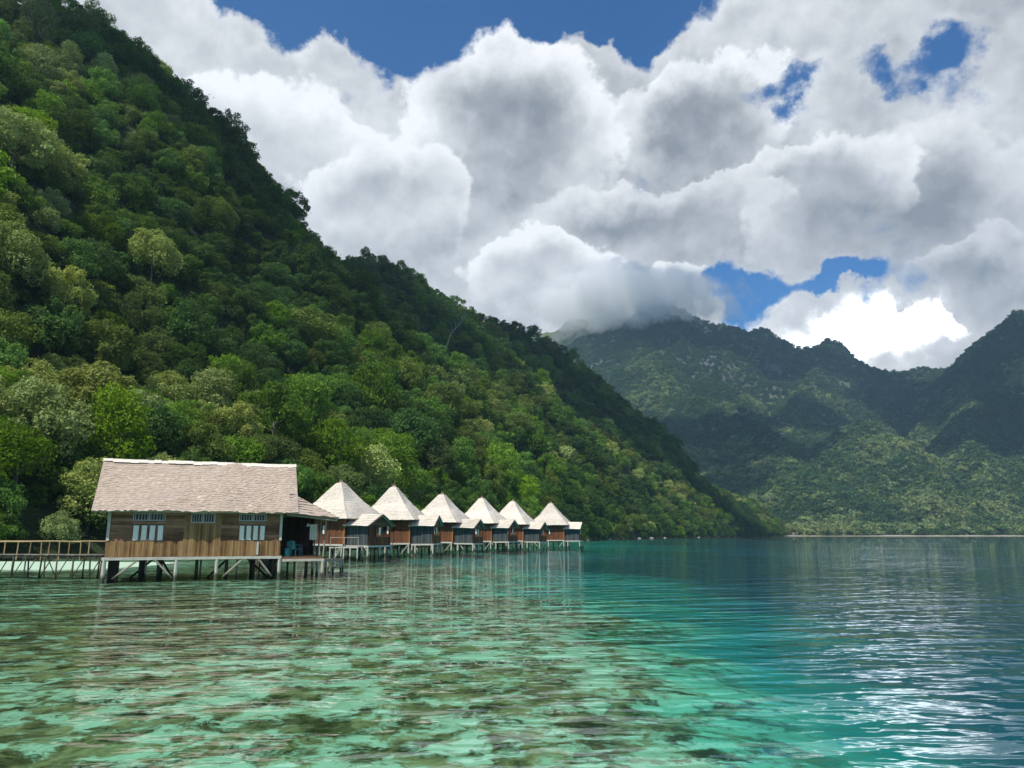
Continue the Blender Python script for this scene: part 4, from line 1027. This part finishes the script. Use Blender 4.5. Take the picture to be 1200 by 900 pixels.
RL = ['leftmost grey rock at the waterline right of the farthest hut', 'low grey rock, second along the waterline past the huts', 'pale rock, third along the waterline past the huts', 'broad pale rock, fourth along the waterline past the huts',
      'pale boulder, fifth along the waterline past the huts', 'small pale rock, last along the waterline before the beach']
for k, u in enumerate((.41, .45, .505, .525, .55, .62)):
    s_ = interp(SP, SU, np.array(u)); rock(float(s_[0]) + 2.5, float(s_[1]) - 2.0, (.5, .6, .8, 1.0, .8, .8)[k], k + 1, RL[k])

# ------------------------------------------------------------------ clouds overhead (out of the frame): they shade parts of the hills
def cloud(P, rx, ry, alt, seed):
    import bmesh
    tt = (alt - P.z) / SUNV.z; c = P + SUNV * tt
    bm_ = bmesh.new(); bmesh.ops.create_icosphere(bm_, subdivisions=5, radius=1); of = Vector((seed * 17.3, seed * 5.1, seed * 9.7))
    for v in bm_.verts:
        n_ = mnoise.fractal(v.co * 1.7 + of, 1, 2, 6); v.co = v.co * (1 + .55 * n_)
        if v.co.z < 0: v.co.z *= .35
    me = bpy.data.meshes.new('cloud'); bm_.to_mesh(me); bm_.free(); me.materials.append(M['cloud'])
    me.polygons.foreach_set('use_smooth', np.ones(len(me.polygons), dtype=bool))
    o = link('cloud', me); o.location = c; o.scale = (rx, ry, min(rx, ry) * .4); tag(o, kind='structure'); return o
m, t = newmat('cloud'); finish(t, principled(t, (.92, .93, .95, 1), 1.0, spec=0)); M['cloud'] = m
CL = [(790, 385, 150, 90, 2300), (860, 400, 170, 100, 2300), (930, 420, 170, 110, 2300), (1010, 440, 190, 130, 2300), (1100, 465, 200, 200, 2200), (1180, 420, 230, 260, 2200), (1170, 510, 170, 120, 2200),
      (740, 500, 120, 120, 2000), (800, 510, 150, 130, 2000), (880, 530, 150, 120, 2000), (930, 480, 110, 100, 2000), (840, 570, 110, 60, 2000), (1090, 530, 90, 80, 2000)]
for k, (px, py, rx, ry, alt) in enumerate(CL):
    P_ = hit(px, py)
    if P_ is not None: cloud(P_, rx, ry, alt, k + 1)
for k, (px, py, rx, ry) in enumerate([(225, 165, 62, 50), (330, 270, 62, 60), (420, 318, 60, 62), (530, 400, 55, 70), (640, 440, 55, 80), (160, 90, 50, 40)]):
    P_ = hit(px, py)
    if P_ is not None: cloud(P_, rx * .64, ry * .64, 2600, 30 + k)

# ------------------------------------------------------------------ haze
m, t = newmat('haze'); o_ = t.n.new('ShaderNodeOutputMaterial')
pv = t.n.new('ShaderNodeVolumePrincipled'); pv.inputs['Color'].default_value = (.50, .76, 1.0, 1); pv.inputs['Density'].default_value = .00009; pv.inputs['Anisotropy'].default_value = .2
t.l.new(pv.outputs[0], o_.inputs['Volume'])
bm = MB(); bm.box(-1500, 2850, -1450, 2950, -6, 960); hz_ = bm.build('haze', m); tag(hz_, kind='stuff')

# ------------------------------------------------------------------ cloud resting on the far peak
m, t = newmat('peak_cloud'); o_ = t.n.new('ShaderNodeOutputMaterial'); P = t.node('ShaderNodeTexCoord', out=3); W_ = t.node('ShaderNodeNewGeometry', out=0)
q = t.vm('DOT_PRODUCT', P, P, out=1)
n = t.noise(W_, .0055, 7, .66)
d_ = t.smooth(t.m('SUBTRACT', t.m('MULTIPLY_ADD', n, 2.2, -.55), t.m('MULTIPLY', q, .75)), .05, .35, 0, .035)
pv = t.n.new('ShaderNodeVolumePrincipled'); pv.inputs['Color'].default_value = (1, 1, 1, 1); t.l.new(d_, pv.inputs['Density']); pv.inputs['Anisotropy'].default_value = 0.0
t.l.new(pv.outputs[0], o_.inputs['Volume']); m.cycles.volume_step_rate = 2.0
import bmesh
for (px, py, Y, rx, ry, rz_) in [(735, 352, 2330, 470, 260, 115)]:
    bm_ = bmesh.new(); bmesh.ops.create_icosphere(bm_, subdivisions=3, radius=1); me = bpy.data.meshes.new('peak_cloud'); bm_.to_mesh(me); bm_.free(); me.materials.append(m)
    p = at(px, py, Y); o = link('peak_cloud', me); o.location = p; o.scale = (rx, ry, rz_); tag(o, 'white cloud hiding the far mountain top', kind='stuff')
